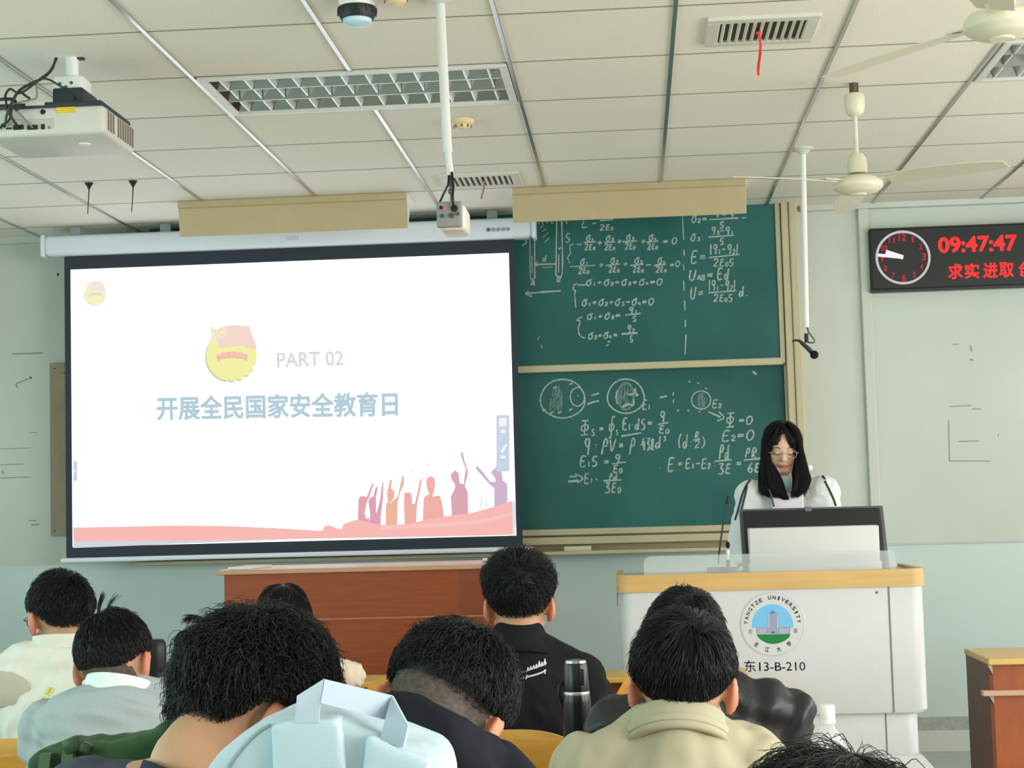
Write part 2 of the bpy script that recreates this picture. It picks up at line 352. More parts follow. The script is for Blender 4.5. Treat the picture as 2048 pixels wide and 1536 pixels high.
# ================================================================== CHALKBOARD
YU, YL = 9.19, 9.235            # faces of the upper and the lower sliding board
m_green = mat('chalkboard_green', (24, 86, 84), .45, spec=.4, rgb2=(44, 106, 100), vscale=1.6)
m_frame = mat('board_frame_beige', (196, 184, 150), .4, var=.03, vscale=6)
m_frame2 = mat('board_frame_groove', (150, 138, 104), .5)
xr = at(1562, 600, YU).x; xl = at(300, 600, YU).x; zt = at(1300, 410, YU).z; zm = at(1300, 728, YU).z; zbm = at(1300, 1057, YL).z
cb_ = thing('chalkboard', 'green sliding chalkboard covered with chalk formulas beside the projection screen', 'chalkboard', ((xl+xr)/2, WALL, zbm))
a = MB(); a.box((xl, YU, zm), (xr-.01, YU+.02, zt)); a.build('upper_board', m_green, cb_)
a = MB(); a.box((xl, YL, zbm), (xr+.0, YL+.02, zm+.03)); a.build('lower_board', m_green, cb_)
a = MB(); a.bbox((xl, YU-.012, zm-.028), (xr, YU+.022, zm+.012), .006); a.bbox((xr-.016, YU-.012, zm-.02), (xr+.012, YU+.02, zt), .004); a.build('board_edging', m_frame, cb_)
a = MB(); a.bbox((xl, YL-.012, zbm-.025), (xr+.02, YL+.022, zbm+.01), .005); a.bbox((xr+.004, YL-.01, zbm-.02), (xr+.02, YL+.02, zm), .004); a.build('lower_edging', m_frame, cb_)
x1 = at(1572, 600, YU).x; x2 = at(1592, 600, YU).x
a = MB(); a.bbox((x1-.012, YU-.03, zbm-.16), (x1+.028, WALL, zt+.05), .006); a.bbox((x1+.03, YU-.04, zbm-.16), (x1+.075, WALL, zt+.05), .008); a.box((x1+.02, YU-.02, zbm-.16), (x1+.04, WALL, zt+.04)); a.build('frame_post', m_frame, cb_)
ztr = at(1300, 1078, 9.15).z
a = MB(); a.bbox((xl, 9.2, ztr-.02), (x1+.03, WALL, ztr+.022), .005); a.bbox((xl-.1, 9.14, ztr-.075), (x1+.03, WALL, ztr-.055), .004); a.build('chalk_rail', m_frame, cb_)
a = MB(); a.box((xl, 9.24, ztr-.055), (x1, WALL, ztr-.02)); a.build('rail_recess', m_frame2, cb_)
c = at(1155, 1092, 9.15); er = MB(); er.bbox((c.x-.075, 9.15, ztr-.055), (c.x+.075, 9.2, ztr-.030), .004); tag(er.build('chalk_eraser', mat('eraser_pale', (214, 206, 180), .8), loc=(c.x, 9.17, ztr-.055)), 'pale eraser lying on the chalk rail below the chalkboard', 'eraser')
# chalk writing: strokes given in the photograph's pixels, laid on the board faces
G = {
'0': [[(.5,0),(.15,.2),(.05,.6),(.3,1),(.7,.9),(.95,.5),(.8,.1),(.5,0)]], '1': [[(.45,0),(.5,1)]],
'2': [[(.05,.25),(.3,0),(.75,.05),(.85,.35),(.1,1),(.95,.95)]], '3': [[(.1,.05),(.85,.05),(.4,.42),(.85,.6),(.75,.95),(.1,1)]],
'4': [[(.4,0),(.05,.6),(.9,.55)],[(.65,.3),(.6,1)]], '6': [[(.7,0),(.2,.4),(.1,.85),(.5,1),(.85,.75),(.5,.5),(.15,.7)]],
's': [[(.85,.1),(.3,.15),(.3,.45),(.8,.6),(.75,.95),(.1,1)]], 'S': [[(.9,.05),(.3,.05),(.2,.45),(.75,.55),(.75,.9),(.1,1)]],
'σ': [[(1,.05),(.5,.1),(.1,.45),(.15,.9),(.5,1),(.8,.7),(.7,.3),(.45,.12)]], 'ε': [[(.85,.08),(.3,.1),(.25,.42),(.7,.48),(.2,.55),(.15,.92),(.85,.95)]],
'E': [[(.95,.02),(.2,.06),(.1,1),(.9,.95)],[(.15,.5),(.75,.47)]], 'q': [[(.8,.1),(.3,.05),(.1,.3),(.4,.5),(.75,.3),(.8,.1),(.6,1)]],
'd': [[(.55,.55),(.2,.6),(.1,.9),(.4,1),(.65,.7),(.8,0),(.75,1)]], 'U': [[(.1,.05),(.05,.8),(.35,1),(.7,.85),(.9,0)]],
'V': [[(.05,.05),(.4,1),(.95,0)]], 'ρ': [[(.2,1),(.5,.1),(.9,.1),(.85,.45),(.4,.5)]], 'R': [[(.25,1),(.35,.05),(.85,.1),(.75,.45),(.3,.5),(.9,1)]],
'Φ': [[(.05,.05),(.95,0)],[(.5,.02),(.48,.95)],[(.5,.3),(.1,.4),(.1,.65),(.5,.7),(.85,.6),(.9,.35),(.5,.3)],[(0,1),(1,.94)]],
'∮': [[(1,.05),(.65,0),(.5,.2),(.4,1),(.1,.95)],[(.5,.35),(.1,.4),(.1,.65),(.5,.65),(.85,.55),(.8,.38),(.5,.35)]],
'π': [[(.05,.2),(.95,.1)],[(.35,.15),(.15,1)],[(.7,.12),(.65,.9),(.95,.95)]], '=': [[(.05,.4),(.95,.36)],[(.05,.68),(.95,.62)]],
'+': [[(.05,.55),(.95,.48)],[(.5,.15),(.48,.9)]], '-': [[(.05,.52),(.95,.48)]], '(': [[(.8,0),(.3,.3),(.2,.7),(.5,1)]], ')': [[(.3,0),(.75,.3),(.75,.7),(.2,1)]],
'.': [[(.4,.9),(.55,.95),(.5,1)]], '·': [[(.4,.55),(.6,.58)]], ':': [[(.4,.35),(.55,.38)],[(.4,.75),(.55,.78)]], '|': [[(.5,0),(.48,1)]], 'A': [[(.05,1),(.5,0),(.9,1)],[(.2,.65),(.8,.6)]],
'B': [[(.15,0),(.15,1),(.7,.9),(.8,.6),(.2,.5)],[(.15,0),(.7,.1),(.65,.4),(.2,.5)]], 'D': [[(.15,.0),(.2,1),(.8,.7),(.75,.2),(.15,0)]], ' ': []}
random.seed(4)
STK = []                      # (points in px, board distance, width)
def S(pts, Y, wd=3.2): STK.append((pts, Y, wd))
def gl(ch, x0, y0, x1, y1, Y, wd=3.0, sl=.12):
    for st in G.get(ch, []):
        S([(x0+(x1-x0)*(u+sl*(1-v)-sl/2)+random.uniform(-.3, .3), y0+(y1-y0)*v+random.uniform(-.3, .3)) for u, v in st], Y, wd)
SUBS = set('₀₁₂₃₄'); SMAP = dict(zip('₀₁₂₃₄ₛₐᵦ', '01234sAB'))
def line(s, x0, y0, x1, y1, h, Y, wd=3.0):
    """a row of characters whose middles run from (x0,y0) to (x1,y1)"""
    wts = [.5 if c in SMAP else (.6 if c in '.·:|1()' else 1) for c in s]; tot = sum(wts); acc = 0
    for ch, wt in zip(s, wts):
        u0 = acc/tot; acc += wt; u1 = acc/tot; xa = x0+(x1-x0)*u0; xb = x0+(x1-x0)*u1; ym = y0+(y1-y0)*(u0+u1)/2; g = (xb-xa)*.12
        if ch in SMAP: gl(SMAP[ch], xa+g*.5, ym, xb-g*.5, ym+h*.5, Y, wd*.85)
        elif ch in '=+-': gl(ch, xa+g*1.3, ym-h*.35, xb-g*1.3, ym+h*.35, Y, wd)
        else: gl(ch, xa+g, ym-h/2, xb-g, ym+h/2, Y, wd)
def U7(p): return (1030+p[0]/5.486, 430+p[1]/5.486)
def U8(p): return (1000+p[0]/2.195, 420+p[1]/2.195)
def L8(p): return (1060+p[0]/4.096, 740+p[1]/4.096)
def poly(T, Y, wd, *ps): S([T(p) for p in ps], Y, wd)
def box(T, s, x0, y0, x1, y1, Y, wd=3.0, dy=0):
    a = T((x0, (y0+y1)/2)); b = T((x1, (y0+y1)/2+dy)); h = T((0, y1))[1]-T((0, y0))[1]; line(s, a[0], a[1], b[0], b[1], h, Y, wd)
Y = YU-.0012; T = U7
poly(T, Y, 2.6, (165,240), (168,680), (222,684)); poly(T, Y, 2.6, (215,235), (218,684)); poly(T, Y, 2.4, (185,450), (188,640))
poly(T, Y, 2.8, (458,70), (448,660)); poly(T, Y, 2.8, (512,70), (518,640), (440,655)); poly(T, Y, 2.4, (475,360), (490,375), (505,350)); poly(T, Y, 2.2, (480,430), (478,630))
for q in (((275,150),(312,108)), ((298,180),(345,150)), ((300,248),(370,190)), ((325,300),(378,250)), ((250,85),(270,105)), ((290,75),(310,95)), ((340,70),(360,95)), ((395,80),(420,95))): poly(T, Y, 2.2, *q)
poly(T, Y, 2.8, (78,260), (128,295), (75,342)); poly(T, Y, 2.8, (222,542), (445,538)); poly(T, Y, 2.6, (252,508), (222,542), (255,562)); poly(T, Y, 1.8, (300,575), (410,570))
box(T, 'd', 298, 440, 352, 508, Y); box(T, 'A', 170, 715, 225, 775, Y); box(T, 'D', 455, 668, 505, 735, Y)
poly(T, Y, 3.8, (118,865), (300,845), (500,833)); poly(T, Y, 3.4, (150,838), (118,865), (185,895))
poly(T, Y, 3, (755,68), (735,135), (795,130)); poly(T, Y, 3, (850,95), (890,90)); poly(T, Y, 3.4, (930,62), (1075,52)); box(T, '2ε₀', 925, 105, 1080, 165, Y)
poly(T, Y, 3, (560,70), (575,100)); box(T, 'S', 548, 200, 612, 300, Y); poly(T, Y, 2.4, (640,322), (600,340), (608,420), (578,465), (600,530)); poly(T, Y, 3.2, (680,322), (735,318))
for x0, x1, yb, d in ((755,885,298,'₁'), (978,1098,300,'₂'), (1180,1342,292,'₃'), (1440,1575,292,'₄')):
    poly(T, Y, 3.2, (x0,yb+3), (x1,yb-7)); m = (x0+x1)/2; box(T, 'σ'+d, m-45, yb-78, m+48, yb-14, Y); box(T, '2ε₀', m-60, yb+18, m+60, yb+84, Y)
for x, y in ((930,305), (1145,292), (1408,292)): box(T, '+', x-38, y-45, x+38, y+40, Y)
box(T, '=', 1608, 255, 1690, 325, Y); box(T, '0', 1715, 248, 1782, 318, Y)
for x0, x1, yb, d in ((600,882,560,'₁'), (995,1150,546,'₂'), (1265,1410,546,'₃'), (1528,1652,546,'₄')):
    poly(T, Y, 3.2, (x0,yb+8), (x1,yb-8)); m = (x0+x1)/2+15; box(T, 'σ'+d, m-45, yb-80, m+48, yb-14, Y); box(T, '2ε₀', m-62, yb+16, m+58, yb+82, Y)
for x, y in ((945,552), (1215,538)): box(T, '+', x-38, y-42, x+38, y+38, Y)
poly(T, Y, 3.2, (1440,550), (1492,545)); box(T, '=', 1692, 512, 1752, 580, Y); box(T, '0', 1755, 506, 1815, 565, Y)
poly(T, Y, 2.8, (692,752), (650,768), (640,818), (665,832), (655,862), (662,960), (668,1022)); poly(T, Y, 3, (690,770), (790,765))
box(T, 'σ₁+σ₂+σ₃+σ₄=0', 775, 708, 1625, 775, Y, 3.1, -8); box(T, 'σ₁+σ₂+σ₃-σ₄=0', 728, 925, 1530, 998, Y, 3.2, -12)
poly(T, Y, 2.8, (735,1115), (680,1152), (716,1170), (696,1230), (700,1290), (722,1332), (770,1350))
box(T, 'σ₁+σ₂=', 782, 1082, 1170, 1148, Y, 3.2, -12); poly(T, Y, 3.4, (1210,1098), (1380,1080)); box(T, 'q₁', 1245, 1008, 1345, 1078, Y); box(T, 'S', 1282, 1108, 1338, 1166, Y)
box(T, 'σ₃+σ₄=', 798, 1292, 1135, 1362, Y, 3.2, -12); poly(T, Y, 3.4, (1168,1305), (1345,1295)); box(T, 'q₂', 1225, 1205, 1315, 1288, Y); box(T, 'S', 1255, 1325, 1300, 1396, Y)
poly(T, Y, 3, (1015,1392), (1045,1385)); poly(T, Y, 3, (1000,1436), (1030,1420)); poly(T, Y, 2.5, (285,1420), (300,1465)); poly(T, Y, 2, (245,1370), (270,1330))
for a_, b_ in (((1838,18),(1850,272)), ((1855,380),(1856,445)), ((1850,545),(1856,612)), ((1850,720),(1856,830)), ((1860,938),(1866,1052)), ((1870,1150),(1868,1232)), ((1876,1310),(1866,1530))): poly(T, Y, 2.6, a_, b_)
T = U8
box(T, 'σ₂=', 838, 22, 912, 55, Y); poly(T, Y, 3.2, (918,42), (1045,35)); box(T, 'S', 962, 52, 988, 80, Y); box(T, 'q-q', 935, 8, 1035, 32, Y); poly(T, Y, 3, (1062,35), (1082,33))
box(T, 'σ₃:', 834, 104, 898, 136, Y); poly(T, Y, 3.2, (916,119), (1028,111)); box(T, 'q₃-q₁', 926, 74, 1025, 108, Y); box(T, 'S', 962, 124, 986, 152, Y)
box(T, 'E=', 836, 180, 908, 232, Y, 3.4); poly(T, Y, 3.4, (918,209), (1052,195)); box(T, '|q₁-q₂|', 918, 150, 1048, 195, Y); box(T, '2ε₀S', 934, 214, 1030, 246, Y)
box(T, 'Uₐᵦ=', 828, 262, 940, 308, Y, 3.4); box(T, 'Ed', 952, 256, 1010, 304, Y, 3.4)
box(T, 'U=', 834, 338, 896, 390, Y, 3.4); poly(T, Y, 3.4, (914,363), (1038,355)); box(T, '|q₁-q₂|', 912, 308, 1036, 354, Y); box(T, '2ε₀S', 936, 370, 1024, 402, Y); box(T, 'd.', 1046, 334, 1092, 378, Y, 3.4)
Y = YL-.0012; T = L8
def circ(cx, cy, rx, ry, wd, a0=0, a1=2*PI, n=40, wob=.0):
    poly(T, Y, wd, *[(cx+rx*(1+wob*math.sin(3*t))*math.cos(t), cy+ry*math.sin(t)) for t in [a0+(a1-a0)*k/n for k in range(n+1)]])
circ(268, 235, 182, 158, 3.4, wob=.03); circ(388, 220, 58, 76, 2.8); poly(T, Y, 2.6, (392,208), (396,214))
def scrib(cx, cy, rx, ry, n, wd, ht=40):
    for k in range(n):
        a = random.uniform(0, 2*PI); q = math.sqrt(random.random()); x = cx+rx*q*math.cos(a); y = cy+ry*q*math.sin(a)
        poly(T, Y, wd, (x, y+ht), (x+random.uniform(0, 14), y), (x+random.uniform(4, 20), y-ht))
m_faint = []
K0 = len(STK); scrib(205, 235, 70, 95, 26, 2.2); scrib(780, 200, 60, 90, 24, 2.2, 30); circ(785, 215, 62, 110, 6); scrib(1400, 245, 45, 50, 16, 2.4, 22)
FAINT = (K0, len(STK))
for x, y in ((100,335), (165,355), (230,355), (320,330), (190,150), (320,120)): poly(T, Y, 4, (x,y), (x+28,y-14))
poly(T, Y, 4.2, (755,305), (800,280), (845,290), (850,240)); poly(T, Y, 4, (800,200), (845,195), (860,150), (870,210), (885,195)); poly(T, Y, 3.4, (718,160), (705,220), (715,280))
circ(785, 215, 150, 140, 3.4, wob=.04); poly(T, Y, 3.4, (502,208), (565,190)); poly(T, Y, 3.6, (468,282), (520,262), (566,254)); box(T, 'E₁', 918, 248, 990, 322, Y)
poly(T, Y, 3.8, (1062,226), (1122,212)); poly(T, Y, 2.6, (1175,182), (1172,210)); poly(T, Y, 2.6, (1178,240), (1172,270))
for x, y in ((1300,95), (1370,105), (1435,150), (1205,330), (1290,330), (1380,340)): poly(T, Y, 3, (x,y), (x+16,y+4))
circ(1402, 246, 78, 74, 2.6); box(T, 'E₂', 1490, 246, 1570, 308, Y); poly(T, Y, 4, (1460,342), (1560,385)); poly(T, Y, 3.2, (1545,340), (1590,392), (1535,415))
box(T, 'Φ', 1600, 350, 1680, 470, Y, 3.2); box(T, '=0', 1700, 378, 1830, 445, Y, 3.4); box(T, 'E₂=0', 1568, 498, 1845, 582, Y, 3.4, -8)
box(T, 'Φ', 410, 412, 488, 535, Y, 3.4); box(T, 's', 500, 480, 534, 538, Y); box(T, '=', 560, 445, 610, 520, Y, 3.4); box(T, '∮', 640, 380, 700, 556, Y, 3.2); box(T, 's', 702, 488, 724, 532, Y)
box(T, 'E₁·ds', 755, 395, 950, 488, Y, 3.4); poly(T, Y, 4, (748,542), (912,515)); box(T, '=', 955, 395, 1010, 470, Y, 3.4); poly(T, Y, 3.4, (1048,446), (1136,430)); box(T, 'q', 1060, 338, 1115, 428, Y, 3.4); box(T, 'ε₀', 1050, 452, 1142, 520, Y, 3.4)
box(T, 'q', 438, 556, 505, 695, Y, 3.6); box(T, ':', 520, 590, 560, 650, Y, 4); box(T, 'ρ', 570, 560, 645, 692, Y, 3.6); box(T, 'V', 645, 568, 710, 668, Y, 3.6); box(T, '=', 722, 575, 772, 660, Y, 3.6); box(T, 'ρ', 800, 556, 868, 692, Y, 3.6)
box(T, '·43π', 895, 556, 1020, 655, Y, 3.4); box(T, 'd', 1020, 540, 1082, 638, Y, 3.6); box(T, '3', 1090, 545, 1116, 580, Y, 2.8)
box(T, '(d', 1212, 525, 1300, 640, Y, 3.2); box(T, ':', 1300, 560, 1335, 640, Y, 3.6); box(T, 'R', 1340, 508, 1390, 560, Y); poly(T, Y, 3, (1335,575), (1395,565)); box(T, '2', 1345, 580, 1395, 635, Y); box(T, ')', 1398, 545, 1440, 640, Y, 3.2)
box(T, 'E₁S', 405, 705, 562, 790, Y, 3.4); box(T, '=', 595, 715, 655, 790, Y, 3.6); poly(T, Y, 3.8, (672,768), (786,754)); box(T, 'q', 690, 692, 750, 760, Y, 3.4); box(T, 'ε₀', 675, 775, 758, 842, Y, 3.4)
poly(T, Y, 4, (325,872), (385,872)); poly(T, Y, 4, (312,915), (395,905)); poly(T, Y, 3.8, (368,850), (432,885), (388,925)); box(T, 'E₁', 440, 848, 518, 928, Y, 3.4); poly(T, Y, 4.4, (538,895), (552,897)); poly(T, Y, 3.8, (602,908), (748,900)); box(T, 'ρd', 640, 848, 720, 900, Y, 3.2); box(T, '3ε₀', 606, 922, 745, 1005, Y, 3.6)
box(T, 'E', 1125, 722, 1190, 825, Y, 3.6); box(T, '=', 1205, 730, 1258, 805, Y, 3.6); box(T, 'E₁-E₂', 1270, 728, 1480, 805, Y, 3.4); box(T, ':', 1500, 735, 1530, 800, Y, 3.8); poly(T, Y, 3.8, (1512,748), (1652,735)); box(T, 'ρd', 1540, 612, 1640, 732, Y, 3.4); box(T, '3ε', 1535, 765, 1655, 850, Y, 3.6)
box(T, '=', 1680, 725, 1742, 805, Y, 3.8); poly(T, Y, 3.8, (1752,738), (1890,724)); box(T, 'ρR', 1752, 638, 1862, 718, Y, 3.4); box(T, '6ε', 1780, 762, 1890, 838, Y, 3.6)
poly(T, Y, 5, (1825,10), (1855,38)); poly(T, Y, 2.2, (1060,798), (1064,802))
def chalk(name, idx, m, lo, hi):
    a = MB()
    for k in idx:
        pts, Yb, wd = STK[k]
        if not lo < Yb < hi: continue
        P = [at(x, y, Yb) for x, y in pts]
        Q = [P[0]]                                       # resample with a rounder curve
        for i in range(len(P)-1):
            p0 = P[max(i-1, 0)]; p1 = P[i]; p2 = P[i+1]; p3 = P[min(i+2, len(P)-1)]; nn = 4 if len(P) > 2 else 1
            for q in range(1, nn+1):
                t = q/nn; Q.append(.5*((2*p1)+(p2-p0)*t+(2*p0-5*p1+4*p2-p3)*t*t+(3*p1-p0-3*p2+p3)*t**3))
        hw = wd*Yb/FPX*.46; vs = []; fs = []
        for i, p in enumerate(Q):
            d = Q[min(i+1, len(Q)-1)]-Q[max(i-1, 0)]; d = d.normalized() if d.length > 1e-6 else Vector((1, 0, 0)); nrm = Vector((-d.z, 0, d.x))*hw*random.uniform(.6, 1.25)
            vs += [p+nrm, p-nrm]
        for i in range(len(Q)-1): fs.append((2*i, 2*i+1, 2*i+3, 2*i+2))
        a.add(vs, fs)
    a.build(name, m, cb_)
def chalkmat(name, al):
    m = mat(name, (214, 226, 218), .95, spec=.1); nt = m.node_tree; b = nt.nodes['Principled BSDF']
    n = nt.nodes.new('ShaderNodeTexNoise'); n.inputs['Scale'].default_value = 160; co = nt.nodes.new('ShaderNodeTexCoord'); nt.links.new(co.outputs['Object'], n.inputs['Vector'])
    r = nt.nodes.new('ShaderNodeMapRange'); r.inputs[1].default_value = .25; r.inputs[2].default_value = .6; r.inputs[3].default_value = al*.45; r.inputs[4].default_value = al; nt.links.new(n.outputs['Fac'], r.inputs[0]); nt.links.new(r.outputs[0], b.inputs['Alpha']); return m
m_ch = chalkmat('chalk_white', .70); m_ch2 = chalkmat('chalk_smudge', .22)
full = [k for k in range(len(STK)) if not FAINT[0] <= k < FAINT[1]]
def clusters(ids, gx_=13, gy_=7):
    bb = {k: (min(p[0] for p in STK[k][0])-gx_/2, min(p[1] for p in STK[k][0])-gy_/2, max(p[0] for p in STK[k][0])+gx_/2, max(p[1] for p in STK[k][0])+gy_/2) for k in ids}; left = list(ids); out = []
    while left:
        grp = [left.pop(0)]; q = 0
        while q < len(grp):
            A = bb[grp[q]]; q += 1
            for k in left[:]:
                B = bb[k]
                if A[0] < B[2] and B[0] < A[2] and A[1] < B[3] and B[1] < A[3] and abs(STK[k][1]-STK[grp[0]][1]) < 1e-6: grp.append(k); left.remove(k)
        out.append(grp)
    return out
for g_ in clusters(full): chalk('chalk_formula', g_, m_ch, 0, 99)
for g_ in clusters(range(*FAINT), 30, 30): chalk('chalk_shading', g_, m_ch2, 0, 99)
# smeared eraser haze on the upper board
# ================================================================== PROJECTION SCREEN
YS = 9.02
TL, TR, BR, BL = at(140, 540, YS), at(1018, 505, YS), at(1032, 1068, YS), at(146, 1097, YS)
sx0 = (TL.x+BL.x)/2; sx1 = (TR.x+BR.x)/2; sz0 = (BL.z+BR.z)/2; sz1 = (TL.z+TR.z)/2
ps = thing('projection_screen', 'large pull-down projection screen showing a bright white slide', 'projection screen', ((sx0+sx1)/2, YS+.03, sz0-.1))
fx0 = at(130, 800, YS).x; fx1 = at(1043, 1000, YS).x; fzb = at(500, 1107, YS).z; hz0 = at(500, 497, YS).z
m_blk = mat('screen_border_black', (46, 53, 64), .75, var=.1, vscale=300)
a = MB(); a.box((fx0, YS+.004, fzb), (fx1, YS+.008, hz0+.05)); a.build('screen_fabric', m_blk, ps)
hx0 = at(92, 490, YS).x; hx1 = at(1066, 462, YS).x; r = .058; zc = hz0+r*.92
m_case = mat('screen_case_white', (222, 228, 238), .35)
a = MB(); a.bbox((hx0, YS-.05, zc-r), (hx1, YS+.07, zc+r), .03, 4); a.build('case', m_case, ps, 'auto')
for x in (hx0-.018, hx1-.008): a = MB(); a.bbox((x, YS-.055, zc-r-.006), (x+.026, YS+.075, zc+r+.006), .02, 4); a.build('end_cap', m_case, ps, 'auto')
for px in (150, 330, 985):
    x = at(px, 470, YS).x; a = MB(); a.bbox((x-.03, YS+.0, zc+r-.01), (x+.03, YS+.02, CEIL-.001), .005); a.build('hanging_bracket', mat('bracket_grey', (150, 160, 158), .5), ps)
bx0 = at(122, 1112, YS).x; bx1 = at(1067, 1081, YS).x
a = MB(); a.bbox((bx0, YS-.012, fzb-.026), (bx1, YS+.02, fzb), .008, 3); a.build('bottom_bar', mat('screen_bar_white', (226, 230, 240), .35), ps, 'auto')
for k in range(5):
    p = at(977+k*9.8, 459.5-k*.3, YS-.0505); a = MB(); a.lathe((p.x, YS-.052, p.z), [(.0, .003), (.011, .002), (.011, 0)], 12, (0, -1, 0)); a.build('case_logo_dot', mat('logo_blue', (70, 110, 160), .5) if k == 0 else mat('logo_grey', (150, 160, 172), .5), ps)
p = at(585, 476, YS-.05); a = MB(); a.box((p.x-.035, YS-.0515, p.z-.012), (p.x+.035, YS-.05, p.z+.012)); a.build('case_label', mat('label_pale', (205, 210, 216), .5), ps)
SLB = emit('slide_white', (246, 252, 255), 1.7)
a = MB(); a.box((sx0, YS+.001, sz0), (sx1, YS+.004, sz1)); sl_ = a.build('slide', SLB, ps)
def sl(name, polys, rgb, dep=1):
    a = MB()
    for pg in polys: a.ngon([at(x, y, YS+.001-.0006*dep) for x, y in pg])
    return a.build(name, emit('slide_%s_%d_%d_%d' % ((name,)+tuple(int(v) for v in rgb)), rgb, .93), sl_)
def disc(cx, cy, rx, ry=None, n=40): ry = ry or rx; return [(cx+rx*math.cos(2*PI*k/n), cy+ry*math.sin(2*PI*k/n)) for k in range(n)]
def ktext(name, s, quad, rgb, bold=0, dep=1):
    a = MB(); text_mb(a, s, quadmap(*quad, YS+.001-.0006*dep), bold=bold); return a.build(name, emit('slide_'+name, rgb, .93), sl_)
ktext('title_text', '开展全民国家安全教育日', ((314, 794), (794, 784), (795, 831), (315, 840)), (186, 211, 221), .034)
ktext('part_text', 'PART 02', ((554, 706), (686, 702), (687, 730), (555, 735)), (231, 221, 229), .022)
sl('text_rule', [[(536, 748.2), (585, 747.2), (585, 747.9), (536, 748.9)]], (236, 240, 242))
def emblem(cx, cy, k, pale):
    f = lambda pts: [(cx+(x-463)*k, cy+(y-712)*k) for x, y in pts]
    mix = lambda c: tuple(v+(250-v)*pale for v in c); sfx = '' if pale == 0 else '_small'
    def gear(r, dx=0, dy=0):
        o = []
        for q in range(90):
            a = 2*PI*q/90; rr = r
            if .15 < a < 1.75 and (a*6.2) % 2 < .7: rr = r*.92
            o.append((463+dx+rr*math.cos(a), 712+dy+rr*math.sin(a)))
        return o
    sl('emblem_shadow'+sfx, [f(gear(51.5, -1.5, 2.2))], mix((205, 212, 176)), 1)
    sl('emblem_disc'+sfx, [f(gear(50.5))], mix((250, 247, 168)), 2)
    sl('emblem_horn'+sfx, [f([(419, 652), (423, 668), (418, 682), (432, 690), (436, 670), (428, 655)])], mix((246, 246, 205)), 3)
    sl('emblem_flag'+sfx, [f([(428.7, 660), (452, 651), (475.6, 649.7), (499, 653), (515, 699), (492, 696), (489, 691), (460, 693), (439, 697)])], mix((250, 222, 213)), 4)
    rb = [(432, 711), (446, 705), (464, 703), (482, 705), (496, 710), (493, 723), (488, 719), (464, 715.5), (442, 719), (436, 725)]
    sl('emblem_ribbon'+sfx, [f(rb)], mix((250, 196, 176)), 4)
    sl('emblem_roundel'+sfx, [f(disc(443, 665, 11))], mix((250, 244, 196)), 5)
    sl('emblem_roundel_field'+sfx, [f(disc(443, 665, 8.5))], mix((250, 226, 214)), 6)
    st = [(443+(7.5 if q % 2 == 0 else 3)*math.sin(q*PI/5), 665-(7.5 if q % 2 == 0 else 3)*math.cos(q*PI/5)) for q in range(10)]
    sl('emblem_star'+sfx, [f(st)], mix((252, 246, 200)), 7)
    if pale == 0:
        a = MB()
        for q, ch in enumerate('中国共青团'):
            x = 441+q*11; y = 711.5-((q-2)**2)*-.35-3; text_mb(a, ch, quadmap((x-3.6, y-3), (x+3.6, y-3.2), (x+3.6, y+4), (x-3.6, y+4.2), YS+.001-.0006*6))
        a.build('emblem_letters', emit('slide_emblem_letters', (252, 226, 190), .93), sl_)
emblem(463, 712, 1, 0); emblem(190.5, 589, .43, .45)
# red ribbon hills and cheering silhouettes at the foot of the slide
sl('grey_foot_band', [[(146.5, 1083), (400, 1081), (640, 1077), (900, 1073), (1031, 1069.5), (1031, 1066), (600, 1078), (146.5, 1096)]], (214, 219, 228), 1)
sl('red_wave', [[(146, 1055), (250, 1053), (350, 1051), (450, 1052), (550, 1056), (640, 1061.5), (645, 1061), (648, 1053), (658, 1050), (672, 1056), (683, 1059), (687, 1048), (703, 1042), (715, 1039), (760, 1050), (815, 1048), (850, 1040), (890, 1033), (942, 1026), (986, 1014), (1024, 1001), (1026, 1068.5), (900, 1072), (640, 1077), (400, 1081), (146.5, 1083)]], (255, 190, 184), 2)
sl('wave_highlight', [[(760, 1052), (860, 1048), (960, 1040), (1025, 1024), (1025, 1030), (960, 1047), (860, 1055), (760, 1058)]], (255, 202, 196), 3)
def crop(p): return (600+p[0]/4.096, 800+p[1]/4.096)
def fig(name, pts, rgb): sl(name, [[crop((x, y+(60 if y > 860 and name == 'cheering_figure' else 0))) for x, y in pts]], rgb, 1)
PK = (240, 176, 178)
fig('cheering_figure', [(470, 985), (478, 820), (490, 790), (520, 785), (545, 795), (560, 760), (592, 680), (604, 690), (580, 760), (566, 800), (548, 840), (530, 870), (545, 915), (565, 900), (570, 985)], (232, 170, 178))
fig('cheering_figure', [(560, 985), (575, 880), (560, 830), (572, 800), (600, 790), (618, 720), (640, 705), (630, 760), (622, 800), (625, 870), (655, 820), (672, 680), (684, 665), (682, 790), (662, 890), (660, 950), (690, 1030), (560, 1040)], (226, 166, 184))
fig('cheering_figure', [(700, 1010), (704, 860), (720, 830), (712, 760), (738, 650), (755, 660), (745, 720), (775, 750), (772, 800), (735, 850), (800, 790), (838, 615), (852, 625), (852, 690), (820, 760), (800, 840), (795, 1000)], (244, 186, 160))
fig('cheering_figure', [(860, 1000), (850, 860), (855, 740), (862, 760), (900, 755), (918, 790), (918, 850), (940, 850), (960, 760), (985, 645), (1000, 650), (985, 740), (960, 850), (950, 960), (970, 990)], (244, 180, 170))
fig('cheering_figure', [(1005, 990), (1010, 830), (1020, 790), (1060, 770), (1045, 740), (1033, 690), (1040, 640), (1070, 622), (1103, 640), (1108, 700), (1095, 760), (1085, 790), (1140, 780), (1160, 820), (1190, 955)], (248, 180, 170))
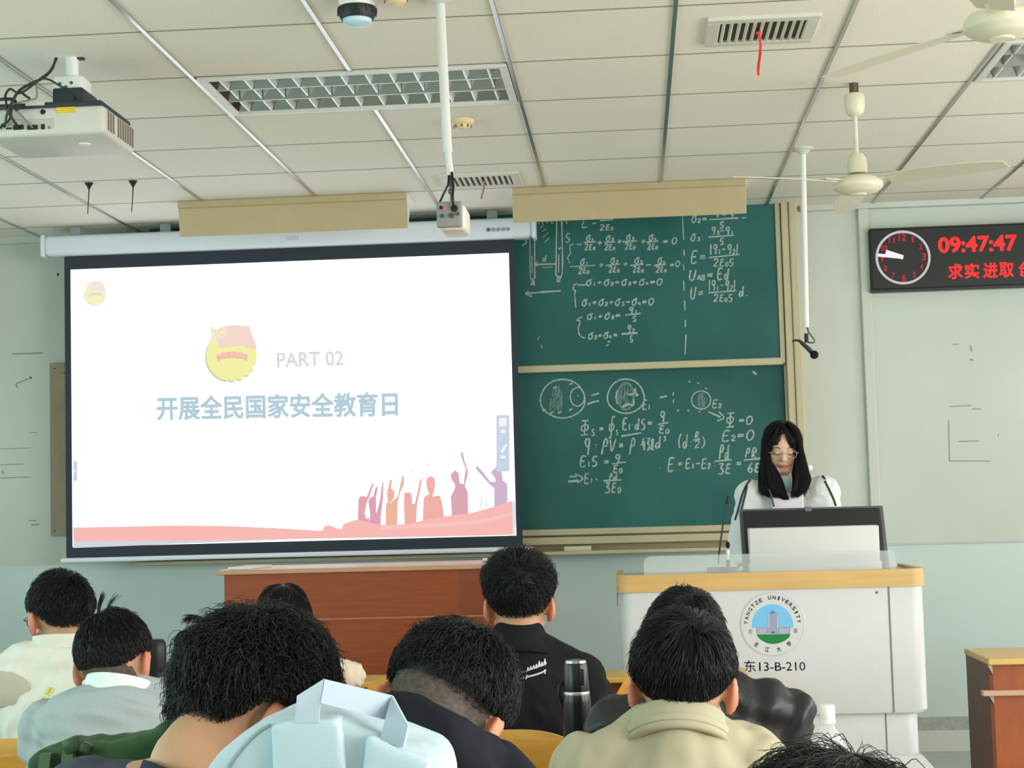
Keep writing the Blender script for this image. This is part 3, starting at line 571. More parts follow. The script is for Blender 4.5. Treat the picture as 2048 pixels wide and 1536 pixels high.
fig('cheering_figure', [(1245, 900), (1235, 790), (1270, 720), (1268, 690), (1240, 650), (1235, 610), (1270, 573), (1300, 600), (1308, 680), (1340, 690), (1350, 610), (1360, 570), (1328, 490), (1315, 430), (1335, 430), (1345, 490), (1376, 580), (1375, 610), (1350, 700), (1375, 760), (1378, 905)], (224, 172, 184))
fig('cheering_figure', [(1590, 870), (1592, 720), (1560, 700), (1480, 610), (1437, 560), (1450, 535), (1500, 590), (1560, 670), (1600, 670), (1598, 640), (1565, 600), (1575, 575), (1600, 560), (1608, 525), (1625, 555), (1650, 580), (1662, 660), (1700, 690), (1700, 830)], (214, 184, 214))
fig('grass_blade', [(1478, 885), (1484, 800), (1478, 760), (1492, 810), (1490, 884)], (214, 226, 232)); fig('grass_blade', [(1512, 880), (1520, 830), (1530, 815), (1524, 878)], (214, 226, 232))
fig('dove', [(1018, 512), (1040, 522), (1072, 515), (1052, 552), (1042, 532)], (244, 240, 220)); fig('dove', [(890, 575), (912, 582), (935, 576), (915, 598)], (240, 242, 224))
def rrect(x0, y0, x1, y1, r, sh=0): return [(cx+r*math.cos(a), cy+r*math.sin(a)+sh) for cx, cy, a0 in ((x1-r, y0+r, -PI/2), (x1-r, y1-r, 0), (x0+r, y1-r, PI/2), (x0+r, y0+r, PI)) for a in (a0+PI/2*k/5 for k in range(6))]
sl('toolbar', [rrect(992.5, 830, 1019, 943, 3)], (206, 219, 233), 2)
for pg_ in (rrect(998, 836, 1013, 853, 3), rrect(1001, 859, 1011, 866, 2), [(1001, 903), (1011, 888), (1015, 890), (1005, 906)], rrect(1001, 911, 1011, 917, 2)): sl('toolbar_icon', [pg_], (250, 253, 255), 3)
sl('side_tab', [rrect(147, 922, 154, 962, 2)], (205, 212, 236), 2); sl('side_tab_arrow', [[(148.5, 938), (152, 942), (148.5, 946)]], (250, 252, 255), 3)
sl('slide_edge', [[(1024, 1004), (1031.5, 1000), (1032, 1067), (1026, 1068)]], (226, 236, 240), 3)
# ================================================================== LED CLOCK BOARD
YC = 9.25
p0 = at(1738, 457, YC); p1 = at(1742, 580, YC); xw = 1.46
ck = thing('led_clock', 'black LED clock board with red digits and round dial on the front wall', 'clock', (p0.x+xw/2, WALL, p1.z))
a = MB(); a.bbox((p0.x, YC, p1.z), (p0.x+xw, WALL-.001, p0.z), .012, 3); a.build('case', mat('clock_black', (30, 32, 31), .45, var=.1, vscale=300), ck)
a = MB(); a.bbox((p0.x-.004, YC+.02, p1.z-.012), (p0.x+xw+.004, WALL-.001, p1.z+.006), .004); a.build('bottom_edge', mat('clock_edge', (52, 54, 52), .4), ck)
yf = YC-.0015; red = emit('led_red', (255, 58, 56), 1.15); redm = emit('led_red_dim', (214, 62, 62), .8)
cc = at(1806, 515, YC); R0 = 54*YC/FPX; ri = .0875*R0
a = MB(); vs = []; fs = []
for k in range(64):
    t = 2*PI*k/64
    for rr, yy in ((R0, yf), (R0*.91, yf), (R0*.93, yf-.008), (R0*.98, yf-.008)): vs.append((cc.x+rr*math.cos(t), yy, cc.z+rr*math.sin(t)))
for k in range(64):
    q = (k+1) % 64
    for i, j in ((0, 3), (3, 2), (2, 1)): fs.append((4*k+i, 4*q+i, 4*q+j, 4*k+j))
a.add(vs, fs); a.build('dial_ring', emit('dial_white', (226, 222, 230), .75), ck, True)
for h in range(1, 13):
    t = PI/2-h*PI/6; x = cc.x+R0*.76*math.cos(t); z = cc.z+R0*.76*math.sin(t); s_ = str(h); hh = R0*(.13 if h % 3 == 0 else .10); ww = hh*(.3 if h == 1 else .62 if len(s_) == 1 else 1.2)
    a = MB(); text_mb(a, s_, lambda u, v: Vector((x+(u-.5)*2*ww*.8, yf, z+(v-.5)*2*hh)), bold=.03); a.build('dial_numeral', redm, ck)
def hand(ang, L, w0, w1, name, tip=.0):
    d = Vector((math.cos(ang), 0, math.sin(ang))); nn = Vector((-d.z, 0, d.x)); a = MB(); c = Vector((cc.x, yf-.004, cc.z))
    a.prism([c-nn*w0-d*.0, c+nn*w0, c+d*L+nn*w1, c+d*L-nn*w1], (0, -.003, 0)); a.build(name, emit('hand_white', (248, 246, 255), .95), ck)
hand(PI-(.30), R0*.66, R0*.075, R0*.11, 'hour_hand'); hand(PI-(.13), R0*.96, R0*.06, R0*.055, 'minute_hand')
a = MB(); text_mb(a, '09:47:47', quadmap((1877, 476), (2032, 470), (2033, 500), (1878, 505), YC-.0015), bold=.036); a.build('time_digits', red, ck)
a = MB()
for ch, x in zip('求实进取创新', (1897, 1930, 1967, 1999, 2038, 2070)):
    y = 543-(x-1897)*.035; text_mb(a, ch, quadmap((x, y-14), (x+28, y-15), (x+28, y+14), (x, y+15), YC-.0015), bold=.03)
a.build('motto_text', red, ck)
# beige strip board half behind the screen
p0 = at(98, 726, 9.3); p1 = at(99, 1072, 9.3)
nb = thing('wall_board', 'narrow beige board on the wall, partly behind the left edge of the screen', 'wall board', (p0.x, WALL, p1.z))
a = MB(); a.bbox((p0.x, 9.305, p1.z), (p0.x+.25, WALL, p0.z), .004); a.build('panel', mat('strip_beige', (166, 150, 128), .8, var=.08, vscale=10), nb)
for px, py in ((109, 737), (128, 745), (109, 1062)): q = at(px, py, 9.305); a = MB(); a.lathe((q.x, 9.306, q.z), [(.0, .004), (.005, .003), (.006, 0)], 10, (0, -1, 0)); a.build('screw', mat('screw_grey', (96, 88, 78), .5, metal=.6), nb)
# scuffs and pencil lines on the wall (wear of the paint itself)
a = MB()
def mark(pts, wd):
    P = [at(x, y, WALL) for x, y in pts]; hw = wd*WALL/FPX/2
    for i in range(len(P)-1):
        d = (P[i+1]-P[i]).normalized(); nn = Vector((-d.z, 0, d.x))*hw; o = Vector((0, -.0008-P[i].y+WALL, 0)); a.add([P[i]+nn+o, P[i]-nn+o, P[i+1]-nn+o, P[i+1]+nn+o], [(0, 1, 2, 3)])
for pts, wd in (([(24, 708), (86, 706)], 3), ([(32, 768), (62, 755)], 2.5), ([(32, 768), (35, 776)], 3), ([(60, 752), (64, 758)], 3), ([(60, 865), (74, 865)], 1.5), ([(0, 898), (60, 896)], 1.4), ([(0, 930), (48, 928)], 1.6), ([(0, 956), (62, 954)], 1.8), ([(5, 940), (7, 948)], 3), ([(58, 1041), (72, 1041)], 2), ([(62, 1050), (78, 1049)], 3),
                ([(1897, 840), (1899, 922)], 2), ([(1899, 922), (1980, 922)], 2), ([(1900, 813), (1943, 811)], 2), ([(1944, 818), (1962, 818)], 2.4), ([(1917, 883), (1957, 882)], 2.2), ([(1941, 691), (1943, 703)], 3), ([(1905, 689), (1918, 688)], 2), ([(1940, 719), (1946, 720)], 4), ([(1996, 868), (1997, 874)], 1.6)): mark(pts, wd)
a.build('trim_8', mat('wall_scuff', (150, 154, 140), .8))['kind'] = 'structure'
a = MB(); q = at(116, 549, WALL); a.ell((q.x, WALL, q.z), (.006, .008, .008)); struct(a.build('trim_9', m_dark))
# ================================================================== CEILING FANS
m_blade = mat('fan_blade_cream', (214, 206, 184), .45, var=.04, vscale=12)
def fan(px, py_motor, Y, angs, label, R=.60):
    mz = at(px, py_motor, Y).z; x = at(px, py_motor, Y).x
    t = thing('ceiling_fan', label, 'ceiling fan', (x, Y, CEIL), 'cream ceiling fans')
    P = lambda z: Vector((x, Y, z))
    a = MB(); a.lathe(P(CEIL), [(.012, .0), (.012, -.05)]); a.box(P(CEIL)+Vector((-.018, -.003, -.06)), P(CEIL)+Vector((.018, .003, .0))); a.build('ceiling_hook', mat('hook_brown', (92, 80, 54), .6), t)
    a = MB(); a.lathe(P(CEIL-.045), [(.0, .004), (.034, .0), (.041, -.01), (.040, -.055), (.034, -.075), (.022, -.088), (.010, -.09)]); a.build('canopy_cup', m_cream, t, 'auto')
    zt = mz+.085
    a = MB(); a.cyl(P(CEIL-.12), P(zt+.03), .0085, 14); a.build('down_rod', m_cream, t, 'auto')
    a = MB(); a.lathe(P(zt), [(.012, .045), (.026, .042), (.036, .025), (.040, -.005), (.0395, -.033), (.036, -.036)]); a.build('rod_cup', m_cream, t, 'auto')
    a = MB(); a.cyl(P(zt-.03), P(mz+.02), .022, 16); a.build('motor_shaft', mat('shaft_brown', (110, 96, 62), .5), t, 'auto')
    a = MB(); a.lathe(P(mz), [(.0, .042), (.05, .040), (.085, .030), (.098, .014), (.0985, -.004), (.094, -.012), (.085, -.016), (.082, -.020), (.07, -.027), (.03, -.033), (.0, -.034)]); a.build('motor_housing', m_cream, t, 'auto')
    a = MB(); a.lathe(P(mz-.033), [(.034, .003), (.03, -.005), (.0, -.006)][::1]); a.build('motor_cap', m_cream, t, 'auto')
    for an in angs:
        d = Vector((math.cos(an), math.sin(an), 0)); s_ = Vector((-d.y, d.x, 0)); b = MB(); n = 12; vs = []; fs = []
        for k in range(n+1):
            u = k/n; r = .125+(R-.125)*u; wd = .048+.016*math.sin(PI*min(1, u*1.05)); tw = -math.radians(13-5*u); dr = -.012*u*u
            if k == n: wd *= .8
            c = P(mz+.012+dr)+d*r
            for sg in (-1, 1):
                for th in (.0015, -.0015): vs.append(c+s_*sg*wd*math.cos(tw)+Vector((0, 0, sg*wd*math.sin(tw)+th)))
        for k in range(n):
            q = 4*k
            for i, j in ((0, 2), (2, 3), (3, 1), (1, 0)): fs.append((q+i, q+j, q+4+j, q+4+i))
        fs += [(0, 1, 3, 2), (4*n, 4*n+2, 4*n+3, 4*n+1)]
        b.add(vs, fs); bl = b.build('blade', m_blade, t)
        k_ = MB(); k_.box(P(mz+.016)+Vector((.075, -.022, -.003)), P(mz+.016)+Vector((.165, .022, .003)), None)
        k_.v = [tuple(P(mz)+Matrix.Rotation(an, 3, 'Z') @ (Vector(v)-P(mz))) for v in k_.v]; k_.build('blade_arm', m_cream, bl)
fan(1716, 372, 6.55, (math.radians(88), math.radians(208), math.radians(328)), 'cream ceiling fan hanging in front of the chalkboard lamp housing', .60)
fan(2003, 52, 4.35, (math.radians(131), math.radians(251), math.radians(11)), 'nearer cream ceiling fan cut off by the right edge of the photo', .60)
# ================================================================== POLE CAMERA
YP = 5.2; m_pole = mat('pole_white', (214, 212, 206), .4)
b0 = at(903, 405, YP); p_top = at(880, 0, YP); dirp = (p_top-at(901, 352, YP)); k = (CEIL-at(901, 352, YP).z)/dirp.z
ptop = at(901, 352, YP)+dirp*k; pmid = at(894, 288, YP); pend = at(901, 352, YP)
t = thing('pole_camera', 'small grey camera box hanging on a long white pole from the ceiling', 'camera', ptop)
a = MB(); a.tube([ptop, pmid, pmid+(pend-pmid)*.28], [.0155, .0155, .0155], 18); a.build('pole', m_pole, t, 'auto')
a = MB(); a.cyl(pmid+(pend-pmid)*.2, pend, .0115, 16); a.build('inner_pole', m_pole, t, 'auto')
a = MB(); a.lathe(ptop, [(.05, 0), (.05, -.008), (.02, -.02)][::-1]); a.build('ceiling_plate', m_pole, t, 'auto')
a = MB(); a.cyl(pend+Vector((0, 0, .003)), pend-Vector((0, 0, .035)), .009, 12); a.cyl(pend-Vector((0, 0, .03)), b0+Vector((0, 0, .0)), .004, 10); a.ell(pend-Vector((.0, 0, .05)), .010); a.build('swivel_joint', mat('joint_grey', (120, 112, 108), .4, metal=.6), t, 'auto')
bc = at(902, 437, YP); hw = .043
a = MB(); a.bbox((bc.x-hw+.004, YP-.02, bc.z-.04), (bc.x+hw+.006, YP+.14, bc.z+.042), .014, 3); a.build('camera_body', mat('camera_cream', (224, 216, 204), .4), t, 'auto')
a = MB(); a.bbox((bc.x-hw, YP-.034, bc.z-.034), (bc.x+hw-.004, YP-.018, bc.z+.05), .013, 3); a.build('back_panel', mat('camera_grey', (138, 136, 134), .5), t, 'auto')
for nm, dx, dz, r_, m in (('red_socket', -.015, .028, .0065, mat('socket_pink', (236, 110, 130), .4)), ('black_socket', -.027, .03, .006, m_black), ('cable_plug', .015, .026, .012, m_black), ('audio_socket', -.025, .003, .0075, mat('socket_dark', (84, 82, 80), .5)), ('round_socket', .006, .004, .010, mat('socket_dark', (84, 82, 80), .5)), ('side_socket', .026, .008, .006, mat('socket_dark', (84, 82, 80), .5))):
    a = MB(); a.lathe((bc.x+dx, YP-.033, bc.z+dz), [(r_, 0), (r_*.9, .006), (r_*.4, .0065), (r_*.4, .004), (0, .004)], 14, (0, -1, 0)); a.build(nm, m, t, 'auto')
a = MB(); a.lathe((bc.x, YP+.14, bc.z), [(.03, 0), (.03, .02), (.022, .024), (0, .02)], 20, (0, 1, 0)); a.build('lens', m_black, t, 'auto')
a = MB(); a.tube([pend+Vector((-.004, -.012, .0)), pend+Vector((-.006, -.016, -.03)), bc+Vector((-.03, -.03, .052)), bc+Vector((-.034, -.02, .045))], .0035, 8); a.tube([pend+Vector((.006, -.012, .01)), pend+Vector((.010, -.018, -.04)), bc+Vector((.012, -.05, .06)), bc+Vector((.014, -.045, .028))], .0042, 8); a.build('cable', m_black, t, True)
# ================================================================== HANGING MICROPHONE
q = atz(1606, 297, CEIL); YM = q.y
pt = Vector((q.x, YM, CEIL)); e_ = at(1613, 655, YM)
t = thing('hanging_microphone', 'black microphone on a thin white rod hanging from the ceiling right of the chalkboard', 'microphone', pt)
a = MB(); a.lathe(pt, [(.05, .0), (.05, -.005), (.035, -.009), (.014, -.03)][::-1]); a.build('ceiling_plate', m_pole, t, 'auto')
a = MB(); a.cyl(pt-Vector((.0, 0, .004)), e_, .0125, 20); a.build('rod', mat('rod_white', (236, 236, 230), .35), t, 'auto')
a = MB(); a.tube([at(1614, 652, YM), at(1617, 664, YM), at(1629, 680, YM), at(1629.5, 684, YM), at(1626, 685.5, YM), at(1616, 685, YM)], .0042, 8); a.build('wire_bracket', mat('wire_grey', (104, 112, 104), .4, metal=.6), t, True)
a = MB(); a.cyl(at(1612.5, 667, YM), at(1613, 685, YM), .0095, 14); a.build('clip', m_black, t, 'auto')
a = MB(); a.tube([at(1584, 683.5, YM), at(1590, 680.5, YM), at(1598, 681, YM), at(1606, 688, YM), at(1616, 697, YM), at(1623, 704, YM)], [.004, .005, .0065, .0095, .0105, .0115], 14); a.build('microphone_body', mat('mic_dark', (44, 46, 40), .5), t, True)
a = MB(); a.ell(at(1628.5, 709.5, YM), .020); a.build('microphone_head', mat('mic_foam', (18, 20, 20), .95, bump=.6, bscale=500), t, True)
# ================================================================== PROJECTOR
YJ = 5.55; m_pj = mat('projector_white', (206, 203, 194), .45, var=.03, vscale=14); m_pjd = mat('projector_dark_top', (44, 52, 62), .5, var=.1, vscale=120)
c0 = at(206, 266, YJ); c1 = at(206, 208, YJ); xr_ = c0.x; xl_ = xr_-.43; zb = c0.z; zt = c1.z
mp = atz(118, 118, CEIL)
t = thing('projector', 'white ceiling projector with yellow sticker and tangled black cables', 'projector', (mp.x, YJ+.17, CEIL))
D = .36
a = MB(); a.bbox((xl_, YJ, zb), (xr_+.004, YJ+D, zt), .018, 3); a.build('housing', m_pj, t, 'auto')
a = MB(); a.bbox((xl_+.01, YJ+.006, zt-.004), (xr_-.006, YJ+D-.01, zt+.020), .012, 2); a.build('top_cover', m_pjd, t, 'auto')
for k in range(11):                                        # side grille facing the aisle
    if k == 3: continue
    y = YJ+.04+k*.028; a = MB(); a.box((xr_+.0025, y, zb+.02), (xr_+.0062, y+.014, zt-.014)); a.build('vent_slot', mat('vent_brown', (120, 112, 98), .6), t)
ym = YJ+.03; mx = at(120, 200, YJ).x
a = MB(); a.cyl((mx, ym+.10, CEIL), (mx, ym+.10, at(120, 160, YJ+.13).z), .022, 20); a.build('mount_pole', m_white, t, 'auto')
zmp = at(120, 158, YJ+.13).z
a = MB(); a.bbox((mx-.055, ym+.055, zmp-.062), (mx+.05, ym+.165, zmp), .01, 2); a.build('mount_bracket', m_white, t, 'auto')
a = MB(); a.bbox((mx-.05, ym+.03, zt+.016), (mx+.06, ym+.2, zmp-.05), .008, 2); a.build('mount_foot', m_pjd, t, 'auto')
a = MB(); a.box((mx+.022, ym+.09, CEIL-.006), (mx+.042, ym+.115, CEIL)); a.build('ceiling_clip', m_dark, t)
for dx, dz in ((-.03, -.03), (.012, -.028), (-.008, -.042)): a = MB(); a.lathe((mx+dx, ym+.055, zmp+dz), [(.006, 0), (.005, .004), (0, .004)], 10, (0, -1, 0)); a.build('mount_bolt', mat('bolt_dark', (96, 92, 84), .4, metal=.6), t)
def pj(px, py): return at(px, py, YJ-.0012)
def patch(name, x0, y0, x1, y1, m, th=.002): A = at(x0, y1, YJ); B = at(x1, y0, YJ); a = MB(); a.bbox((A.x, YJ-th, A.z), (B.x, YJ+.004, B.z), .0015, 1); return a.build(name, m, t)
patch('yellow_sticker', 112, 213, 150, 227, mat('sticker_yellow', (222, 190, 50), .5, var=.12, vscale=90))
patch('top_plate', 51, 203, 89, 212, m_pj, .004); patch('port_panel', 15, 236, 108, 261, mat('port_panel_grey', (188, 184, 174), .5), .0015)
for x0, y0, x1, y1, nm in ((82, 248, 90, 259, 'square_port'), (12, 255, 24, 259, 'video_port'), (27, 250, 48, 260, 'cable_plug'), (55, 250, 76, 260, 'cable_plug'), (96, 252, 101, 258, 'audio_port'), (2, 247, 4, 259, 'slot_port')): patch(nm, x0, y0, x1, y1, m_black if 'audio' not in nm else mat('port_brown', (130, 118, 104), .5), .006 if 'plug' in nm else .003)
q = at(86, 224, YJ); a = MB(); a.lathe((q.x, YJ, q.z), [(.009, -.001), (.009, .003), (.004, .0035), (0, .001)], 18, (0, -1, 0)); a.build('lens_port', m_black, t, 'auto')
q = Vector((at(166, 283, YJ+.13).x, YJ+.15, zb)); a = MB(); a.lathe(q, [(.021, .0), (.02, -.004), (.0, -.005)], 20); a.build('foot_pad', mat('pad_white', (232, 236, 230), .5), t, 'auto')
cab = lambda pts: [at(x, y, YJ+d) for x, y, d in pts]
def smooth_pts(P, n=6):
    Q = [P[0]]
    for i in range(len(P)-1):
        p0 = P[max(i-1, 0)]; p1 = P[i]; p2 = P[i+1]; p3 = P[min(i+2, len(P)-1)]
        for q in range(1, n+1): u = q/n; Q.append(.5*((2*p1)+(p2-p0)*u+(2*p0-5*p1+4*p2-p3)*u*u+(3*p1-p0-3*p2+p3)*u**3))
    return Q
m_cab = mat('cable_dark_green', (36, 44, 40), .5); m_cabg = mat('cable_grey', (120, 122, 116), .5)
for pts, m, r_ in (([(112, 116, .06), (104, 138, .04), (86, 156, .0), (60, 168, -.03), (38, 182, -.04), (24, 205, -.045), (18, 225, -.04), (30, 245, -.03), (36, 254, -.008)], m_cab, .005),
                   ([(114, 116, .05), (100, 142, .03), (80, 158, -.01), (52, 180, -.04), (36, 186, -.05), (20, 178, -.05), (11, 190, -.05), (12, 204, -.03), (14, 225, -.02), (8, 255, -.006)], m_cab, .0042),
                   ([(82, 156, .0), (100, 160, -.005), (122, 173, -.01), (140, 180, .0), (150, 192, .02), (150, 198, .04)], m_cab, .0035),
                   ([(78, 158, .0), (73, 172, -.02), (73, 195, -.01), (60, 200, -.02), (24, 210, -.035), (12, 230, -.03), (10, 248, -.008)], m_cabg, .003),
                   ([(42, 184, -.04), (52, 192, -.03), (60, 197, -.02)], m_cab, .0045), ([(-10, 200, -.03), (15, 198, -.035), (30, 202, -.03), (34, 222, -.03)], m_cab, .006),
                   ([(34, 222, -.035), (44, 232, -.03), (60, 250, -.012), (66, 256, -.006)], m_cabg, .0035), ([(-8, 262, -.02), (6, 250, -.02), (20, 236, -.03), (24, 205, -.04)], m_cab, .004)):
    a = MB(); a.tube(smooth_pts(cab(pts)), r_, 8); a.build('cable', m, t, True)
# ================================================================== BROWN TEACHER'S DESK
m_red = mat('red_brown_veneer', (146, 70, 32), .4, var=.14, vscale=5, stretch=(1, 6, 14)); m_red2 = mat('red_brown_edge', (120, 58, 34), .4)
YB = 7.5
A = at(448, 1142, YB); B = at(976, 1126, YB); x0, x1, zt = A.x, B.x, (A.z+B.z)/2; x1 += .12
t = thing('teacher_desk', 'red brown wooden desk with panelled front below the projection screen', 'desk', ((x0+x1)/2, YB+.3, PZ))
a = MB(); a.bbox((x0-.03, YB-.02, zt-.022), (x1+.01, YB+.55, zt), .004); a.build('top', mat('desk_top_pale', (196, 150, 122), .35, var=.05), t)
zs = at(760, 1236, YB).z; xs = at(918, 1200, YB).x
a = MB(); a.bbox((x0, YB, zs+.004), (xs-.002, YB+.02, zt-.022), .002); a.build('front_panel', m_red, t)
a = MB(); a.bbox((x0, YB, PZ+.02), (xs-.002, YB+.02, zs-.004), .002); a.build('front_panel', m_red, t)
a = MB(); a.bbox((xs, YB, zs+.004), (x1, YB+.02, zt-.022), .002); a.bbox((xs, YB, PZ+.02), (x1, YB+.02, zs-.004), .002); a.build('corner_panel', mat('red_brown_dark', (136, 66, 34), .4, var=.12, vscale=5, stretch=(1, 6, 14)), t)
a = MB(); a.bbox((x0+.002, YB-.004, zs-.005), (x1, YB+.015, zs+.005), .002); a.build('moulding', mat('moulding_brown', (178, 108, 78), .4), t)
for x in (x0, x1-.02): a = MB(); a.bbox((x, YB+.02, PZ), (x+.02, YB+.52, zt-.022), .003); a.build('side_panel', m_red2, t)
q = at(500, 1130, YB+.12); pp = MB(); pp.bbox((q.x-.07, YB+.03, zt), (q.x+.05, YB+.3, zt+.012), .003, rot=rot(0, 0, -.12)); tag(pp.build('paper_stack', mat('paper_white', (228, 224, 216), .8), loc=(q.x, YB+.17, zt)), 'thin stack of white paper on the left end of the red brown desk', 'paper')
q = at(970, 1122, YB+.1); pp = MB(); pp.bbox((q.x-.008, YB+.06, zt), (q.x+.008, YB+.14, zt+.022), .003); tag(pp.build('chalk_box', mat('paper_white', (228, 224, 216), .8), loc=(q.x, YB+.1, zt)), 'tiny white box standing on the right end of the red brown desk', 'box')
# ================================================================== LECTERN
YK = 6.92
A = at(1232, 1170, YK); B = at(1852, 1152, YK); x0, x1 = A.x, B.x; zA = at(1540, 1144, YK).z; zB = at(1540, 1179, YK).z; DK = .56
m_lec = mat('lectern_white', (207, 208, 211), .38, var=.015, vscale=30, bump=.05, bscale=300); m_trim = mat('oak_edge', (212, 172, 110), .4, var=.08, vscale=4, stretch=(1.2, 8, 14))
t = thing('lectern', 'white multimedia lectern with oak edge and round blue university emblem', 'lectern', ((x0+x1)/2, YK+.3, PZ))
def rect_loop(x0, x1, y0, y1, r, n=8):
    o = []
    for cx, cy, a0 in ((x1-r, y0+r, -PI/2), (x1-r, y1-r, 0), (x0+r, y1-r, PI/2), (x0+r, y0+r, PI)):
        for k in range(n+1): an = a0+PI/2*k/n; o.append((cx+r*math.cos(an), cy+r*math.sin(an)))
    return o
def solid(lp, z0, z1, name, m, inset=.004, par=None):
    a = MB(); cx = sum(p[0] for p in lp)/len(lp); cy = sum(p[1] for p in lp)/len(lp); n = len(lp); vs = []
    for z, k in ((z0, 1), (z0+inset, 0), (z1-inset, 0), (z1, 1)):
        for x, y in lp: d = math.hypot(x-cx, y-cy); f = 1-k*inset/d; vs.append((cx+(x-cx)*f, cy+(y-cy)*f, z))
    fs = [tuple(range(n-1, -1, -1)), tuple(3*n+k for k in range(n))]
    for i in range(3):
        for k in range(n): fs.append((i*n+k, i*n+(k+1) % n, (i+1)*n+(k+1) % n, (i+1)*n+k))
    a.add(vs, fs); return a.build(name, m, par or t, 'auto')
bx0, bx1 = x0+.012, x1-.008; zlow = at(1600, 1430, YK).z
solid(rect_loop(bx0, bx1, YK+.008, YK+DK, .055), zlow, zB+.01, 'body', m_lec, .012)
# oak edge band: two sides and the front, open behind
lp = rect_loop(x0, x1, YK, YK+DK, .06, 10)
lp2 = rect_loop(x0+.03, x1-.03, YK+.03, YK+DK+.1, .04, 10)
a = MB(); pts = lp[33:]+lp[:11]; outer = [(x1, YK+DK)]+[]; ring = [(x0, YK+DK)]+[p for p in lp[33:44]]+[p for p in lp[0:11]]+[(x1, YK+DK)]
inn = [(x0+.028, YK+DK)]+[p for p in rect_loop(x0+.028, x1-.028, YK+.028, YK+DK, .035, 10)[33:44]]+[p for p in rect_loop(x0+.028, x1-.028, YK+.028, YK+DK, .035, 10)[0:11]]+[(x1-.028, YK+DK)]
n = len(ring); vs = []
for z in (zB, zA):
    vs += [(x, y, z) for x, y in ring]+[(x, y, z) for x, y in inn]
fs = []
for k in range(n-1): fs += [(k, k+1, 2*n+k+1, 2*n+k), (n+k+1, n+k, 3*n+k, 3*n+k+1), (2*n+k, 2*n+k+1, 3*n+k+1, 3*n+k), (k+1, k, n+k, n+k+1)]
fs += [(0, 2*n, 3*n, n), (n-1, 2*n-1, 4*n-1, 3*n-1)]
a.add(vs, fs); a.build('oak_edge', m_trim, t, 'auto')
a = MB(); a.prism([(x, y, zB+.005) for x, y in rect_loop(x0+.02, x1-.02, YK+.02, YK+DK-.01, .03)], (0, 0, zA-zB-.017)); a.build('worktop', mat('worktop_grey', (188, 190, 190), .4), t)
sx = at(1783, 1300, YK).x
a = MB(); a.box((sx-.0035, YK+.0065, zlow+.004), (sx+.0035, YK+.02, zB)); a.build('door_seam', mat('seam_grey', (120, 124, 126), .7), t)
q = at(1754, 1185, YK); a = MB(); a.lathe((q.x, YK+.009, q.z), [(.005, 0), (.005, .004), (0, .004)], 10, (0, -1, 0)); a.build('lock', mat('lock_dark', (100, 98, 96), .4, metal=.7), t)
lx0 = bx0+.05; lx1 = at(1840, 1470, YK+.05).x; zl2 = at(1700, 1512, YK+.05).z
solid(rect_loop(lx0, lx1, YK+.05, YK+DK-.03, .05), zl2, zlow+.01, 'lower_body', m_lec, .006)
sx2 = at(1773, 1470, YK+.05).x; a = MB(); a.box((sx2-.003, YK+.0485, zl2), (sx2+.003, YK+.06, zlow)); a.build('lower_seam', mat('seam_grey', (120, 124, 126), .7), t)
q1 = at(1875, 1510, YK-.02).x; zt2 = zl2
a = MB(); yb0, yb1 = YK-.02, YK+DK+.02; xx0, xx1 = bx0-.03, q1
a.add([(xx0, yb0, PZ), (xx1, yb0, PZ), (xx1, yb1, PZ), (xx0, yb1, PZ), (xx0, yb0, zt2-.06), (xx1, yb0, zt2-.06), (xx1, yb1, zt2-.06), (xx0, yb1, zt2-.06), (lx0, YK+.04, zt2), (lx1+.006, YK+.04, zt2), (lx1+.006, YK+DK-.02, zt2), (lx0, YK+DK-.02, zt2)],
      [(0, 3, 2, 1), (0, 1, 5, 4), (1, 2, 6, 5), (2, 3, 7, 6), (3, 0, 4, 7), (4, 5, 9, 8), (5, 6, 10, 9), (6, 7, 11, 10), (7, 4, 8, 11), (8, 9, 10, 11)])
a.build('base', m_lec, t)
a = MB(); hy = YK-.004; q = at(1236, 1193, YK); a.tube([(x0+.006, YK+.03, zB), (x0+.004, YK+.02, zB-.02), (x0+.004, YK+.02, zB-.055)], .0025, 8); a.build('side_pin', mat('lock_dark', (100, 98, 96), .4, metal=.7), t)
# emblem
ye = YK+.0068
def ek(name, polys, m, dep=1):
    a = MB()
    for pg in polys: a.ngon([at(x, y, ye-.0005*dep) for x, y in pg])
    return a.build(name, m, emb)
EX, EY = 1545, 1248
a = MB(); c = at(EX, EY, ye); Rr = 64*ye/FPX; a.lathe((c.x, ye+.001, c.z), [(Rr, 0), (Rr, .001), (Rr*.985, .0018), (0, .0018)], 64, (0, -1, 0)); emb = a.build('emblem', mat('emblem_white', (208, 209, 210), .3), t, 'auto')
ye -= .0016
m_nv = mat('emblem_navy', (46, 66, 110), .5)
ek('emblem_ring', [disc(EX, EY, 63.6)[:], ], mat('emblem_rim', (186, 188, 188), .3), .2); ek('emblem_field', [disc(EX, EY, 62.4)], mat('emblem_white', (208, 209, 210), .3), .6)
skyp = [(EX+41.5*math.cos(t_), 1250+41.5*math.sin(t_)) for t_ in [PI+.08+(PI-.16)*k/24 for k in range(25)]]+[(1587, 1256), (1580, 1256), (1580, 1264), (1512, 1264), (1512, 1256), (1504, 1256)]
ek('emblem_sky', [skyp], mat('emblem_sky_blue', (116, 188, 236), .5), 1)
ek('emblem_lawn', [[(1513, 1269), (1581, 1268), (1578, 1275), (1570, 1281.5), (1558, 1286.5), (1546, 1288), (1534, 1286.5), (1522, 1280), (1515, 1273)]], mat('emblem_green', (16, 122, 58), .5), 1)
m_gb = mat('emblem_building_grey', (152, 156, 184), .5); m_gl = mat('emblem_building_light', (190, 190, 212), .5)
